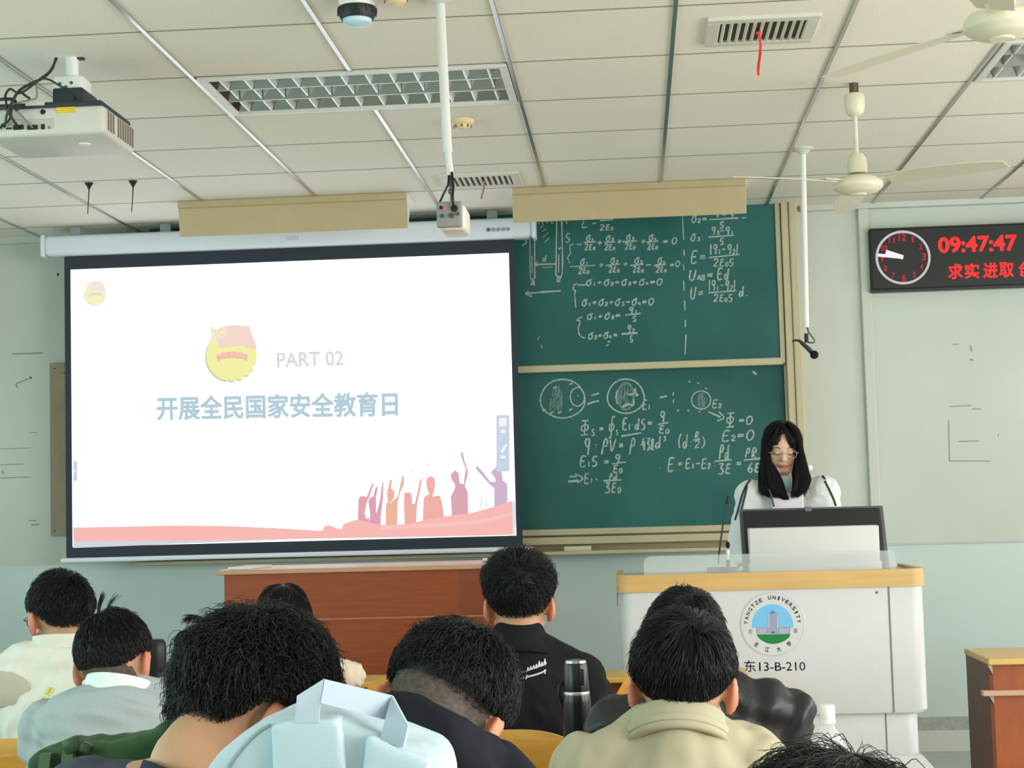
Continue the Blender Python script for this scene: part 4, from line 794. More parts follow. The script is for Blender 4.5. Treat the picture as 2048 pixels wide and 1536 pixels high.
for pg_ in ([(1512, 1258), (1516, 1255), (1534, 1254), (1534, 1268), (1513, 1268)], [(1558, 1254), (1578, 1253), (1581, 1257), (1580, 1268), (1558, 1268)]): ek('emblem_wing', [pg_], m_gb, 1.4)
ek('emblem_tower', [[(1535, 1256), (1536, 1230), (1539, 1226), (1554, 1226), (1557, 1230), (1558, 1256), (1560, 1268), (1532, 1268)]], m_gb, 1.8)
ek('emblem_tower_edges', [[(1536.5, 1256), (1537, 1230), (1539, 1228), (1539, 1256)], [(1554.5, 1256), (1554.5, 1229), (1556.5, 1231), (1557, 1256)]], m_gl, 2.2)
ek('emblem_roof', [[(1540, 1227), (1541, 1223), (1544, 1222), (1544.4, 1218), (1545, 1222), (1549, 1223), (1551, 1227)]], mat('emblem_roof_teal', (84, 132, 160), .5), 2.2)
ek('emblem_door', [[(1543, 1266), (1543, 1264), (1546, 1262.5), (1549, 1264), (1549, 1266)]], m_nv, 2.4)
for k_ in range(4): ek('emblem_columns', [[(1516+k_*4.5, 1257), (1518+k_*4.5, 1257), (1518+k_*4.5, 1267), (1516+k_*4.5, 1267)], [(1560+k_*4.6, 1257), (1562+k_*4.6, 1257), (1562+k_*4.6, 1267), (1560+k_*4.6, 1267)]], m_gl, 1.8)
a = MB()
def ring_text(s, a0, a1, r, h, flip=False, wd=None):
    for k, ch in enumerate(s):
        if ch == ' ': continue
        an = a0+(a1-a0)*k/(len(s)-1); cx = EX+r*math.cos(an); cy = EY+r*math.sin(an)
        ux, uy = (-math.sin(an), math.cos(an)); 
        if flip: ux, uy = -ux, -uy
        vx, vy = (math.cos(an), math.sin(an))
        if flip: vx, vy = -vx, -vy
        ww = (wd or h*.8)*(.35 if ch == 'I' else 1); P_ = lambda u, v: at(cx+ux*(u-.5)*ww+vx*(v-.5)*h, cy+uy*(u-.5)*ww+vy*(v-.5)*h, ye-.0006)
        text_mb(a, ch, P_, bold=.03)
ring_text('YANGTZE UNIVERSITY', math.radians(180+3), math.radians(360-6), 53, 7.4)
ring_text('长江大学', math.radians(128), math.radians(50), 52, 10, True, 8)
text_mb(a, '校', quadmap((1497, 1258), (1505, 1257.5), (1505, 1268), (1497, 1268.5), ye-.0006)); text_mb(a, '徽', quadmap((1587, 1256), (1595, 1255.5), (1595, 1266), (1587, 1266.5), ye-.0006))
a.build('emblem_lettering', m_nv, emb)
a = MB(); text_mb(a, '东13-B-210', quadmap((1488, 1321), (1610, 1320), (1611, 1342.5), (1489, 1344), YK+.0072), bold=.006); a.build('room_number', mat('lettering_slate', (74, 92, 124), .5), t)
# things on the lectern
YM2 = 7.27
A = at(1478, 1017, YM2); B = at(1766, 1010, YM2); x0m, x1m = A.x, B.x; zt = (A.z+B.z)/2
t2 = thing('monitor', 'black monitor with its back to the room, tilted on the white lectern', 'monitor', ((x0m+x1m)/2, YM2, zA))
Rm = rot(math.radians(-24), 0, 0); pv = ((x0m+x1m)/2, YM2, zt); H = .36
a = MB(); a.bbox((x0m, YM2, zt-H), (x1m, YM2+.022, zt), .008, 2, Rm, pv); a.build('bezel', mat('monitor_bezel', (92, 94, 96), .4), t2, 'auto')
a = MB(); a.bbox((x0m+.012, YM2-.02, zt-H+.01), (x1m-.016, YM2+.004, zt-.016), .012, 2, Rm, pv); a.build('back_shell', mat('monitor_black', (32, 35, 38), .55), t2, 'auto')
a = MB(); xm = (x0m+x1m)/2; a.bbox((xm-.028, YM2-.022, zt-.03), (xm+.0, YM2-.016, zt-.008), .003, 2, Rm, pv); a.build('badge', mat('badge_grey', (108, 110, 116), .35), t2)
a = MB(); a.box((x0m+.014, YM2+.0225, zt-H+.014), (x1m-.014, YM2+.0235, zt-.014), Rm, pv); a.build('display', mat('display_dark', (30, 40, 52), .15), t2)
for px, py in ((1493, 1074), (1755, 1066)): q = at(px, py, YM2-.06); a = MB(); a.lathe((q.x, YM2-.05, q.z), [(.008, -.06), (.008, .02), (0, .021)], 12, (0, -1, 0)); a.build('hinge_bolt', mat('bolt_grey', (150, 152, 150), .4, metal=.6), t2)
YW = 7.09; A = at(1498, 1056, YW); B = at(1757, 1051, YW); C_ = at(1762, 1150, YW)
t3 = thing('monitor_stand_box', 'white boxy monitor housing standing on the lectern top', 'stand', ((A.x+B.x)/2, YW, zA))
a = MB(); zz = (A.z+B.z)/2; a.bbox((A.x, YW, zA-.02), (C_.x, YW+.13, zz), .006, 2); a.build('shell', mat('stand_white', (212, 211, 208), .45), t3, 'auto')
a = MB(); a.bbox((A.x-.004, YW-.004, zA-.02), (C_.x+.006, YW+.135, at(1600, 1125, YW).z-.0), .006, 2); a.build('skirt', mat('stand_white', (212, 211, 208), .45), t3, 'auto')
YG = 6.99; A = at(1287, 1113, YG); B = at(1792, 1109, YG)
acr = bpy.data.materials.new('frosted_acrylic'); acr.use_nodes = True; MATS['frosted_acrylic'] = acr; bb = acr.node_tree.nodes['Principled BSDF']; bb.inputs['Base Color'].default_value = (.72, .76, .75, 1); bb.inputs['Roughness'].default_value = .25; bb.inputs['Alpha'].default_value = .30
a = MB(); lp = [(x, z) for x, z in rect_loop(A.x, B.x, zA-.05, A.z, .03, 6)]; a.prism([(x, YG, z) for x, z in lp], (0, .005, 0))
tag(a.build('acrylic_shield', acr, loc=((A.x+B.x)/2, YG, zA)), 'low frosted acrylic shield standing along the front edge of the lectern top', 'acrylic panel')
YMm = 7.12; q0 = at(1447, 1140, YMm); q0.z = zA-.012
t4 = thing('gooseneck_microphone', 'thin black gooseneck microphone left of the lectern monitor', 'microphone', q0)
a = MB(); a.bbox((q0.x-.07, YMm-.04, q0.z), (q0.x+.06, YMm+.05, q0.z+.028), .01, 3); a.build('base', mat('mic_base_grey', (84, 88, 90), .4), t4, 'auto')
a = MB(); a.tube(smooth_pts([at(1437, 1128, YMm), at(1438, 1108, YMm), at(1444, 1062, YMm), at(1452, 1010, YMm), at(1455, 998, YMm)], 5), .0038, 8); a.build('gooseneck', mat('gooseneck_black', (30, 36, 34), .4), t4, True)
a = MB(); a.cap(at(1454.5, 1004, YMm), at(1456, 996, YMm), .008, .0085); a.build('microphone_capsule', m_black, t4, True)
q = at(1455, 1140, YMm-.05); q.z = zA-.012
t5 = thing('handheld_microphone', 'small upright microphone with black foam top and white collar on the lectern', 'microphone', q)
p1 = at(1456, 1110, YMm-.05); p2 = at(1455.5, 1090, YMm-.05)
a = MB(); a.cyl(q, p1-Vector((0, 0, .02)), .0085, 12); a.build('handle', m_black, t5, 'auto')
a = MB(); a.cyl(p1-Vector((0, 0, .02)), p1+Vector((0, 0, .022)), .0082, 12); a.build('white_collar', m_white, t5, 'auto')
a = MB(); a.ell(p2, (.0092, .0092, .015)); a.build('foam_head', mat('mic_foam', (18, 20, 20), .95), t5, True)
# ================================================================== RIGHT-HAND DESK
zD = .78; Pb = atz(1951, 1297, zD); Pf = atz(1976, 1318, zD); yb, yf_ = Pb.y, Pf.y; xd0 = Pf.x; xd1 = xd0+1.0
t = thing('side_desk', 'brown wooden desk with yellow top at the right edge of the photo', 'desk', (xd0+.5, yf_, 0))
gz = PZ if yf_ > 5.75 else 0
a = MB(); a.bbox((xd0, yf_-.0, zD-.028), (xd1, yb+.02, zD), .006); a.build('top', mat('yellow_top', (222, 184, 108), .35, var=.05, vscale=6, stretch=(1, 6, 6)), t)
m_dk = mat('dark_brown_side', (104, 56, 30), .45, var=.15, vscale=8, stretch=(3, 3, 1)); m_or = mat('orange_brown_panel', (162, 84, 42), .4, var=.15, vscale=6, stretch=(3, 3, 1))
a = MB(); a.bbox((xd0+.005, yf_+.03, gz), (xd0+.025, yb+.01, zD-.028), .003); a.build('side_panel', m_dk, t)
xp = at(1990, 1400, yf_).x
a = MB(); a.box((xd0+.026, yf_+.06, gz), (xp, yf_+.075, zD-.03)); a.build('recess', m_black, t)
a = MB(); a.bbox((xp, yf_+.03, gz), (xd1, yf_+.05, zD-.03), .003); a.build('front_panel', m_or, t)
zsh = at(1990, 1387, yf_).z; a = MB(); a.bbox((at(1966, 1387, yf_).x, yf_+.0, zsh-.012), (xd1, yf_+.05, zsh+.012), .004); a.build('shelf_edge', mat('shelf_edge_pale', (206, 168, 140), .4), t)
a = MB(); a.prism([(xp-.02, yf_+.02, zD-.03), (xp, yf_+.02, zD-.03), (xp, yf_+.02, zD-.07)], (0, .03, 0)); a.prism([(xp-.02, yf_+.02, zsh-.012), (xp, yf_+.02, zsh-.012), (xp, yf_+.02, zsh-.05)], (0, .03, 0)); a.build('corner_bracket', mat('bracket_grey2', (164, 156, 150), .4, metal=.4), t)
# ================================================================== FIXED SEATS AND ROW DESKS
ROWS = [6.1, 5.3, 4.5, 3.7, 2.9, 2.1]; SP = .47; SX = [.12-SP*k for k in range(6)]
m_ply = mat('yellow_plywood', (206, 152, 66), .42, var=.10, vscale=5, stretch=(2, 8, 8)); m_plye = mat('plywood_edge', (224, 184, 118), .5, var=.06, vscale=40); m_leg = mat('steel_leg_grey', (92, 96, 98), .45, metal=.5)
m_desk = mat('yellow_desk_top', (216, 172, 88), .35, var=.07, vscale=5, stretch=(1, 8, 8))
def make_seat():
    t = thing('lecture_seat', '', 'seat', (0, 0, 0), 'plywood lecture seats in the fixed rows')
    # backrest: plywood shell whose top is a low arch with round shoulders
    w_, z0, z1 = .215, .52, .90; top = []
    for k in range(25):
        u = -1+2*k/24; top.append((u*w_, z1-.065*abs(u)**2.6-.035*max(0, abs(u)-.82)/.18))
    prof = [(-w_, z0)]+top+[(w_, z0)]; a = MB(); n = len(prof); vs = []
    for th in (0, .014):
        for x, z in prof: vs.append((x, -.03*((z-z0)/(z1-z0))+.018*(x/w_)**2*-1+.018+th, z))
    a.add(vs, [tuple(range(n))]); a.add(vs, [tuple(range(2*n-1, n-1, -1))]); a.mi = 1; a.add(vs, [(i, (i+1) % n, n+(i+1) % n, n+i) for i in range(n)]); a.build('backrest', [m_ply, m_plye], t)
    a = MB(); a.bbox((-.2, .05, .425), (.2, .42, .445), .01, 3); a.build('seat_pan', m_ply, t)
    a = MB(); a.bbox((-.03, .0, .40), (.03, .36, .425), .004); a.bbox((-.025, .02, .41), (.025, .045, .62), .004); a.build('bracket', m_leg, t)
    a = MB(); a.cyl((0, .12, .0), (0, .12, .41), .03, 14); a.lathe((0, .12, 0), [(.1, .0), (.1, .012), (.03, .03)], 20); a.build('pedestal', m_leg, t)
    return t
proto = make_seat()
ORD = ['front', 'second', 'third', 'fourth', 'fifth', 'sixth']; first = True
SN = {0: 'at the aisle end', 1: 'second from the aisle end', 2: 'third from the aisle end', 3: 'fourth from the aisle end', 4: 'fifth from the aisle end', 5: 'farthest from the aisle end'}
for ri, y in enumerate(ROWS):
    gz = PZ if y > 5.9 else 0
    for si, x in enumerate(SX):
        if first: o = proto; first = False
        else:
            o = proto.copy(); COL.objects.link(o)
            for ch in proto.children: c = ch.copy(); COL.objects.link(c); c.parent = o
        o.location = (x, y, 0)
        o['label'] = 'yellow plywood seat %s of the %s row' % (SN[si], ORD[ri])
    xe0, xe1 = SX[-1]-.27, SX[0]+.30
    t = thing('row_desk', 'long yellow desk top behind the seats of the %s row' % ORD[ri], 'desk', ((xe0+xe1)/2, y-.2, 0), 'long row desks behind the seats')
    a = MB(); a.bbox((xe0, y-.36, .762), (xe1, y-.012, .785), .006, 2); a.build('desk_top', m_desk, t)
    a = MB(); a.bbox((xe0, y-.012, .60), (xe1, y+.004, .775), .003); a.build('modesty_panel', mat('panel_brown', (150, 100, 48), .5, var=.1), t)
    a = MB(); a.bbox((xe0+.01, y-.33, .64), (xe1-.01, y-.03, .655), .003); a.build('book_shelf', mat('panel_brown', (150, 100, 48), .5, var=.1), t)
    for x in (xe0, (xe0+xe1)/2-.01, xe1-.02): a = MB(); a.bbox((x, y-.33, 0), (x+.02, y-.012, .762), .003); a.build('end_panel', m_ply, t)
xe0, xe1 = SX[-1]-.27, SX[0]+.305; yd = 6.56
t = thing('front_desk', 'long yellow desk in front of the first row of seats', 'desk', ((xe0+xe1)/2, yd+.15, PZ))
a = MB(); a.bbox((xe0, yd, .798), (xe1, yd+.30, .82), .006, 2); a.build('desk_top', m_desk, t)
a = MB(); a.bbox((xe0+.01, yd+.27, PZ+.06), (xe1-.01, yd+.285, .798), .003); a.build('modesty_panel', mat('panel_brown', (150, 100, 48), .5, var=.1), t)
a = MB(); a.bbox((xe0+.01, yd+.03, .66), (xe1-.01, yd+.265, .675), .003); a.build('book_shelf', mat('panel_brown', (150, 100, 48), .5, var=.1), t)
for x in (xe0, (xe0+xe1)/2-.01, xe1-.02): a = MB(); a.bbox((x, yd+.02, PZ), (x+.02, yd+.27, .798), .003); a.build('end_panel', m_ply, t)
# ================================================================== BOTTLES AND BAGS
def flask():
    Yt = 4.26; c = at(1156, 1490, Yt); z0 = .785; ztop = at(1156, 1318, Yt).z; h = ztop-z0; b = Vector((c.x, Yt, z0)); r_ = .036
    t = thing('thermos_flask', 'tall black thermos flask with silver band on the desk behind the boy in black jacket', 'flask', b)
    a = MB(); a.lathe(b, [(r_*.93, 0), (r_, .006), (r_, h*.66), (r_*.97, h*.70), (r_*.93, h*.725)]); a.build('body', mat('flask_black', (20, 21, 24), .28), t, 'auto')
    a = MB(); a.lathe(b, [(r_*.94, h*.722), (r_*.945, h*.733), (r_*.945, h*.742), (r_*.9, h*.75)]); a.build('silver_band', mat('flask_silver', (190, 184, 188), .3, metal=.8), t, 'auto')
    a = MB(); a.lathe(b, [(r_*.9, h*.748), (r_*.91, h*.78), (r_*.82, h*.955), (r_*.76, h*.975)]); a.build('lid', mat('flask_black', (20, 21, 24), .28), t, 'auto')
    a = MB(); a.lathe(b, [(r_*.77, h*.972), (r_*.74, h*.99), (r_*.3, h), (0, h)]); a.build('lid_cap', mat('flask_cap', (164, 168, 170), .2, metal=.8), t, 'auto')
    a = MB(); a.bbox(b+Vector((r_*.25, -r_*.93, h*.80)), b+Vector((r_*.62, -r_*.70, h*.93)), .004); a.build('lid_button', m_black, t, 'auto')
    a = MB(); a.tube([b+Vector((-r_*.95, 0, h*.62)), b+Vector((-r_*1.25, -.004, h*.72)), b+Vector((-r_*1.2, -.004, h*.79)), b+Vector((-r_*.88, 0, h*.82))], .004, 8); a.build('carry_loop', m_black, t, True)
flask()
def pet():
    Yt = 3.42; c = at(1657, 1480, Yt); z0 = .785; ztop = at(1657, 1409, Yt).z; h = ztop-z0; b = Vector((c.x, Yt, z0))
    gl_ = mat('clear_plastic', (235, 242, 242), .06, alpha=.26, spec=.8)
    t = thing('water_bottle', 'clear plastic water bottle with white cap on the desk by the lectern', 'bottle', b)
    R_ = .0335; pr = [(R_*.8, .0), (R_, .008), (R_, h*.5), (R_*.95, h*.52), (R_, h*.54), (R_, h*.60), (R_*.97, h*.68), (R_*.86, h*.76), (R_*.62, h*.815), (R_*.42, h*.845), (R_*.40, h*.88)]
    a = MB(); a.lathe(b, pr); a.build('bottle_body', gl_, t, True)
    for k in range(8): an = PI*2*k/8; a = MB(); a.tube([b+Vector((R_*.9*math.cos(an), R_*.9*math.sin(an), h*.735)), b+Vector((R_*1.0*math.cos(an+.25), R_*1.0*math.sin(an+.25), h*.66)), b+Vector((R_*math.cos(an+.1), R_*math.sin(an+.1), h*.58))], .0022, 6); a.build('moulded_rib', gl_, t, True)
    a = MB(); a.lathe(b, [(R_*.46, h*.875), (R_*.47, h*.885), (R_*.47, h*.895), (R_*.44, h*.897), (R_*.46, h*.90), (R_*.46, h*.985), (R_*.42, h), (0, h)]); a.build('cap', mat('cap_white', (236, 238, 238), .4), t, 'auto')
pet()
def tumbler():
    Yt = 5.02; c = at(313, 1360, Yt); z0 = .785; ztop = at(313, 1276, Yt).z; h = ztop-z0; b = Vector((c.x, Yt, z0)); r_ = .031
    t = thing('black_tumbler', 'black round-shouldered bottle beside the head of the boy in grey', 'bottle', b)
    m = mat('tumbler_black', (30, 30, 32), .4)
    a = MB(); a.lathe(b, [(r_*.95, 0), (r_, .006), (r_, h*.70)]); a.build('body', m, t, 'auto')
    a = MB(); a.lathe(b, [(r_*.97, h*.70), (r_*1.0, h*.71), (r_, h*.9), (r_*.94, h*.96), (r_*.7, h*.99), (0, h)]); a.build('lid', m, t, 'auto')
tumbler()
# ================================================================== PEOPLE
rng = np.random.default_rng(7)
m_skin = mat('skin', (188, 144, 114), .55, sss=.25, var=.04, vscale=18)
m_skin2 = mat('skin_face', (226, 184, 160), .5, sss=.25)
m_ear = mat('ear_skin', (204, 132, 106), .5, sss=.4)
m_lip = mat('lip', (186, 110, 102), .45)
m_stub = mat('stubble_scalp', (96, 84, 76), .8, rgb2=(66, 58, 54), vscale=120)
def hairmat(name, c, rough=.42):
    m = mat(name, c, rough, spec=.42); return m
m_loft = mat('hair_inner_black', (14, 14, 15), .7, spec=.12)
m_hair = hairmat('hair_black', (17, 17, 19)); m_hairb = hairmat('hair_soft_black', (26, 24, 24))
HA = np.array([.077, .097, .100])            # cranium half axes
def remesh(mb, voxel, smooth=4, factor=.5):
    me = bpy.data.meshes.new('tmp'); me.from_pydata(mb.v, [], mb.f)
    bm = bmesh.new(); bm.from_mesh(me); bmesh.ops.recalc_face_normals(bm, faces=bm.faces); bm.to_mesh(me); bm.free()
    o = bpy.data.objects.new('tmp', me); COL.objects.link(o)
    md = o.modifiers.new('r', 'REMESH'); md.mode = 'VOXEL'; md.voxel_size = voxel; md.use_smooth_shade = True
    if smooth: s = o.modifiers.new('s', 'SMOOTH'); s.iterations = smooth; s.factor = factor
    r = bpy.data.meshes.new_from_object(o.evaluated_get(bpy.context.evaluated_depsgraph_get()))
    bpy.data.objects.remove(o); bpy.data.meshes.remove(me); return r
def coords(me): a = np.empty(len(me.vertices)*3); me.vertices.foreach_get('co', a); return a.reshape(-1, 3)
def normals(me): a = np.empty(len(me.vertices)*3); me.vertices.foreach_get('normal', a); return a.reshape(-1, 3)
def wrinkle(me, amp, freq=16, seed=0, stretch=(1, 1, 1), sharp=1.6):
    r = np.random.default_rng(seed); p = coords(me)*np.array(stretch); nn = normals(me); d = np.zeros(len(p))
    wp = p+.03*np.sin(p[:, [1, 2, 0]]*9+r.uniform(0, 6, 3))+.015*np.sin(p[:, [2, 0, 1]]*21+r.uniform(0, 6, 3))
    for k in range(9):
        f = freq*5*r.uniform(.5, 2.0); v = r.normal(size=3); v /= np.linalg.norm(v); s = np.sin(wp@v*f+r.uniform(0, 6.3)); d += (1-np.abs(s)**sharp*2)*(freq*5/f)**.9/9
    q = coords(me)+nn*(d*amp)[:, None]; me.vertices.foreach_set('co', q.ravel()); me.update()
def arr_mesh(name, V, Q, m, parent):
    me = bpy.data.meshes.new(name); nV = len(V); nQ = len(Q)
    me.vertices.add(nV); me.vertices.foreach_set('co', V.astype(np.float32).ravel())
    me.loops.add(nQ*4); me.loops.foreach_set('vertex_index', Q.astype(np.int32).ravel())
    me.polygons.add(nQ); me.polygons.foreach_set('loop_start', np.arange(0, nQ*4, 4, dtype=np.int32)); me.update(calc_edges=True); me.validate()
    return link_mesh(name, me, m, parent, True)
def strands_geo(P, r0, r1, k0=0):
    """P: strands x points x 3 -> thin three-sided tapering tubes"""
    n, k, _ = P.shape; T = np.gradient(P, axis=1); T /= np.linalg.norm(T, axis=2, keepdims=True)+1e-9
    ref = rng.normal(size=(n, 1, 3)); A = np.cross(T, ref); A /= np.linalg.norm(A, axis=2, keepdims=True)+1e-9; B = np.cross(T, A)
    rad = np.linspace(1, 0, k)[None, :, None]**.7*(np.asarray(r0).reshape(-1, 1, 1)-r1)+r1; V = np.stack([P+rad*(A*math.cos(a)+B*math.sin(a)) for a in (0, 2.094, 4.189)], 2)
    idx = np.arange(n*k*3).reshape(n, k, 3)+k0; Q = []
    for a in range(3): b = (a+1) % 3; Q.append(np.stack([idx[:, :-1, a], idx[:, :-1, b], idx[:, 1:, b], idx[:, 1:, a]], -1).reshape(-1, 4))
    return V.reshape(-1, 3), np.concatenate(Q)
def sst(x, a, b): t = np.clip((x-a)/(b-a), 0, 1); return t*t*(3-2*t)
def hairline(d):
    """1 inside the hair, 0 on bare skin; d = unit directions in the head's own frame"""
    y = d[:, 1]; zb = np.where(y < 0, -.10+(-.46)*sst(-y, .05, .75), -.10+.55*sst(y, .05, .75))
    m = sst(d[:, 2]-zb, -.05, .09)
    ear = np.exp(-(((d[:, 1]-.0)/.30)**2+((d[:, 2]+.30)/.30)**2))*(np.abs(d[:, 0]) > .5)*1.5
    return m*(1-np.clip(ear*1.3, 0, 1))
def make_hair(root, C, R, sc=1, tt=.036, ts=.014, tb=.016, n=3600, seg=6, lift=.45, length=1.7, curl=0, r0=.0011, seed=0, crown=(.1, -.55, .82), mt=None, fade=None, noise_=.25, tuft=(), puff=1.02, wild=.16, taper=.5, edge=.12, wob=.0, maskf=None):
    g = np.random.default_rng(seed+100); C = np.array(C); Rn = np.array(R)
    maskf = maskf or hairline
    def surf(d): return 1/np.sqrt(((d/HA)**2).sum(1))
    lump = [(g.normal(size=3)*5, g.uniform(0, 6)) for _ in range(8)]
    def thick(d):
        t = ts+(tt-ts)*sst(d[:, 2], .0, .75); t = t+(tb-ts)*sst(-d[:, 1], .1, .7)*sst(.5-d[:, 2], 0, .6)
        t = t*(taper+(1-taper)*sst(d[:, 2], -.38, .12)); lf = sum(np.sin(d@k*1.3+p) for k, p in lump)/8; t = t*(1+wob*lf)
        if fade: t = t*(1-fade[0]*sst(-d[:, 2], fade[1], fade[2]))
        return t
    nu, nv = 56, 36; th = np.linspace(0, PI, nv); ph = np.linspace(0, 2*PI, nu, endpoint=False)
    D = np.stack([np.sin(th)[:, None]*np.cos(ph), np.sin(th)[:, None]*np.sin(ph), np.cos(th)[:, None]*np.ones(nu)], -1).reshape(-1, 3)
    mk = maskf(D); rr = surf(D)+np.where(mk > .02, thick(D)*mk*.62-.004*(1-mk), -.012)
    V = [(C+(D*rr[:, None]*sc)@Rn.T)]; i, j = np.meshgrid(np.arange(nv-1), np.arange(nu), indexing='ij'); Q = [np.stack([i*nu+j, (i+1)*nu+j, (i+1)*nu+(j+1) % nu, i*nu+(j+1) % nu], -1).reshape(-1, 4)]
    d = g.normal(size=(n*3, 3)); d /= np.linalg.norm(d, axis=1, keepdims=True); mk = maskf(d); d = d[mk > g.uniform(.05, .9, len(mk))][:n]; mk = maskf(d); N_ = len(d)
    t = thick(d)*mk; crn = np.array(crown)/np.linalg.norm(crown); nrm = d/HA**2; nrm /= np.linalg.norm(nrm, axis=1, keepdims=True)
    flow = d-crn*(d@crn)[:, None]*.999; flow = d*(d@crn)[:, None]-crn; flow -= nrm*(flow*nrm).sum(1)[:, None]; flow /= np.linalg.norm(flow, axis=1, keepdims=True)+1e-6
    dirn = nrm*lift+flow*(1-lift*.5)+g.normal(size=(N_, 3))*noise_; dirn /= np.linalg.norm(dirn, axis=1, keepdims=True)
    L = (t*length+.004)*g.uniform(.7, 1.25, N_); P = np.zeros((N_, seg, 3)); pos = d*(surf(d)+t*.66)[:, None]; P[:, 0] = pos; mx = puff*(1+np.abs(g.normal(size=N_))*wild)
    a1 = np.cross(dirn, g.normal(size=(N_, 3))); a1 /= np.linalg.norm(a1, axis=1, keepdims=True)+1e-6; a2 = np.cross(dirn, a1); phs = g.uniform(0, 6.3, N_)
    for k in range(1, seg):
        dirn = dirn+flow*.10-nrm*.06; dirn /= np.linalg.norm(dirn, axis=1, keepdims=True); stp = dirn*(L/(seg-1))[:, None]
        if curl: stp = stp+(a1*np.cos(phs+k*1.9)[:, None]+a2*np.sin(phs+k*1.9)[:, None])*curl
        pos = pos+stp; rad = np.linalg.norm(pos, axis=1, keepdims=True); u = pos/rad; low = surf(u)+thick(u)*.68*np.minimum(1, mk+.3); hi = surf(u)+np.maximum(thick(u), .006)*mx*np.minimum(1, mk+.25); rad2 = np.clip(rad[:, 0], low, np.maximum(hi, low+.0005)); new = u*rad2[:, None]; out = maskf(u) < edge; new = np.where(out[:, None], P[:, k-1]+g.normal(size=(N_, 3))*.0004, new); pos = new; P[:, k] = pos
    Pw = C+(P*sc)@Rn.T
    V2, Q2 = strands_geo(Pw, np.full(N_, r0)*g.uniform(.7, 1.3, N_), .00025, len(V[0])); V.append(V2); Q.append(Q2); k0 = len(V[0])+len(V2)
    for (pts, cnt, spread, rad) in tuft:                  # single sprigs: world-space polylines
        pts = np.array([list(p) for p in smooth_pts([Vector(p) for p in pts], 4)]); K = len(pts); fan_ = np.linspace(.25, 1, K)[None, :, None]
        W = pts[None]+g.normal(size=(cnt, 1, 3))*spread*fan_+g.normal(size=(cnt, 1, 3))*spread*.25
        V3, Q3 = strands_geo(W, np.full(cnt, rad), .0002, k0); V.append(V3); Q.append(Q3); k0 += len(V3)
    return arr_mesh('hair', np.concatenate(V), np.concatenate(Q), mt or m_hair, root)
def head_pieces(mb, C, R, sc, N, nr=.056, face=False, ears=True):
    L = lambda x, y, z: Vector(C)+R @ Vector((x, y, z))*sc
    mb.ell(C, tuple(HA*sc), R, 32, 20)
    mb.ell(L(0, .036, -.045), (.062*sc, .060*sc, .075*sc), R, 24, 16); mb.ell(L(0, .052, -.095), (.040*sc, .038*sc, .030*sc), R, 20, 12)
    for s in (-1, 1): mb.ell(L(s*.034, .062, -.05), (.030*sc, .024*sc, .036*sc), R); mb.cap(L(s*.052, .02, -.07), L(s*.024, .07, -.105), .022*sc, .018*sc)
    mb.cap(L(0, -.022, -.05), Vector(N), nr*sc, nr*1.1*sc, 24); mb.cap(L(0, .0, -.06), Vector(N)+Vector((0, .02, 0)), nr*.95*sc, nr*1.1*sc, 24)
    if ears:
        for s in (-1, 1):
            Re = R @ rot(0, 0, s*.62) @ rot(.12, 0, 0)
            mb.ell(L(s*.087, -.004, -.030), (.0075*sc, .019*sc, .032*sc), Re, 16, 10)
            pts = [L(s*.080, .012, -.046)+Re @ Vector((s*.008*min(1, k/3), -.022*math.sin(PI*k/9)-.004*math.cos(PI*k/9), 0.036*(-math.cos(PI*k/9))+.014))*sc for k in range(10)]
            mb.tube(pts, .0048*sc, 8)
            mb.ell(L(s*.085, .002, -.058), (.006*sc, .009*sc, .010*sc), Re)
    if face:
        mb.cap(L(0, .094, -.010), L(0, .114, -.043), .009*sc, .0125*sc); mb.ell(L(0, .110, -.047), (.015*sc, .011*sc, .008*sc), R)
        for s in (-1, 1): mb.ell(L(s*.011, .104, -.048), (.008*sc, .008*sc, .007*sc), R); mb.ell(L(s*.031, .083, -.016), (.0155*sc, .012*sc, .010*sc), R); mb.cap(L(s*.014, .091, .006), L(s*.046, .080, .006), .007*sc, .006*sc)
        mb.cap(L(-.017, .097, -.0755), L(.017, .097, -.0755), .0045*sc, .0045*sc); mb.ell(L(0, .099, -.0735), (.016*sc, .008*sc, .005*sc), R); mb.ell(L(0, .098, -.082), (.014*sc, .008*sc, .0055*sc), R)
def hand(mb, W, d, up, s, sc=1):
    """palm and five bent fingers; d = direction of the fingers, up = back of the hand, s = +1 for a right hand"""
    d = Vector(d).normalized(); up = Vector(up); up = (up-d*up.dot(d)).normalized(); sd = d.cross(up)*s*-1   # towards the thumb
    W = Vector(W); sd = -d.cross(up)*s
    mb.cap(W, W+d*.03*sc, .027*sc, .026*sc, 14)
    for k in range(4): mb.cap(W+d*.02*sc+sd*(.024-.016*k)*sc, W+d*.085*sc+sd*(.030-.020*k)*sc, .015*sc, .0115*sc, 12)
    for k, L in enumerate((.068, .076, .071, .056)):
        b = W+d*.088*sc+sd*(.031-.0205*k)*sc; q = d; p = b
        for f, bend in ((.45, .25), (.32, .55), (.23, .5)):
            q = (q*math.cos(bend)-up*math.sin(bend)); e = p+q*L*f*sc; mb.cap(p, e, (.0088-.0006*k*.4)*sc, .0080*sc, 10); p = e; up2 = up
    b = W+d*.03*sc+sd*.026*sc; e = b+(d*.55+sd*.75-up*.15).normalized()*.045*sc; mb.cap(b, e, .0125*sc, .0100*sc, 12); mb.cap(e, e+(d*.9+sd*.3-up*.25).normalized()*.032*sc, .0100*sc, .0080*sc, 10)
def lerp(a, b, t): return Vector(a)*(1-t)+Vector(b)*t
def spine(HIP, N, t, bow=.0):
    p = lerp(HIP, N, t); p.y -= bow*math.sin(PI*t); return p
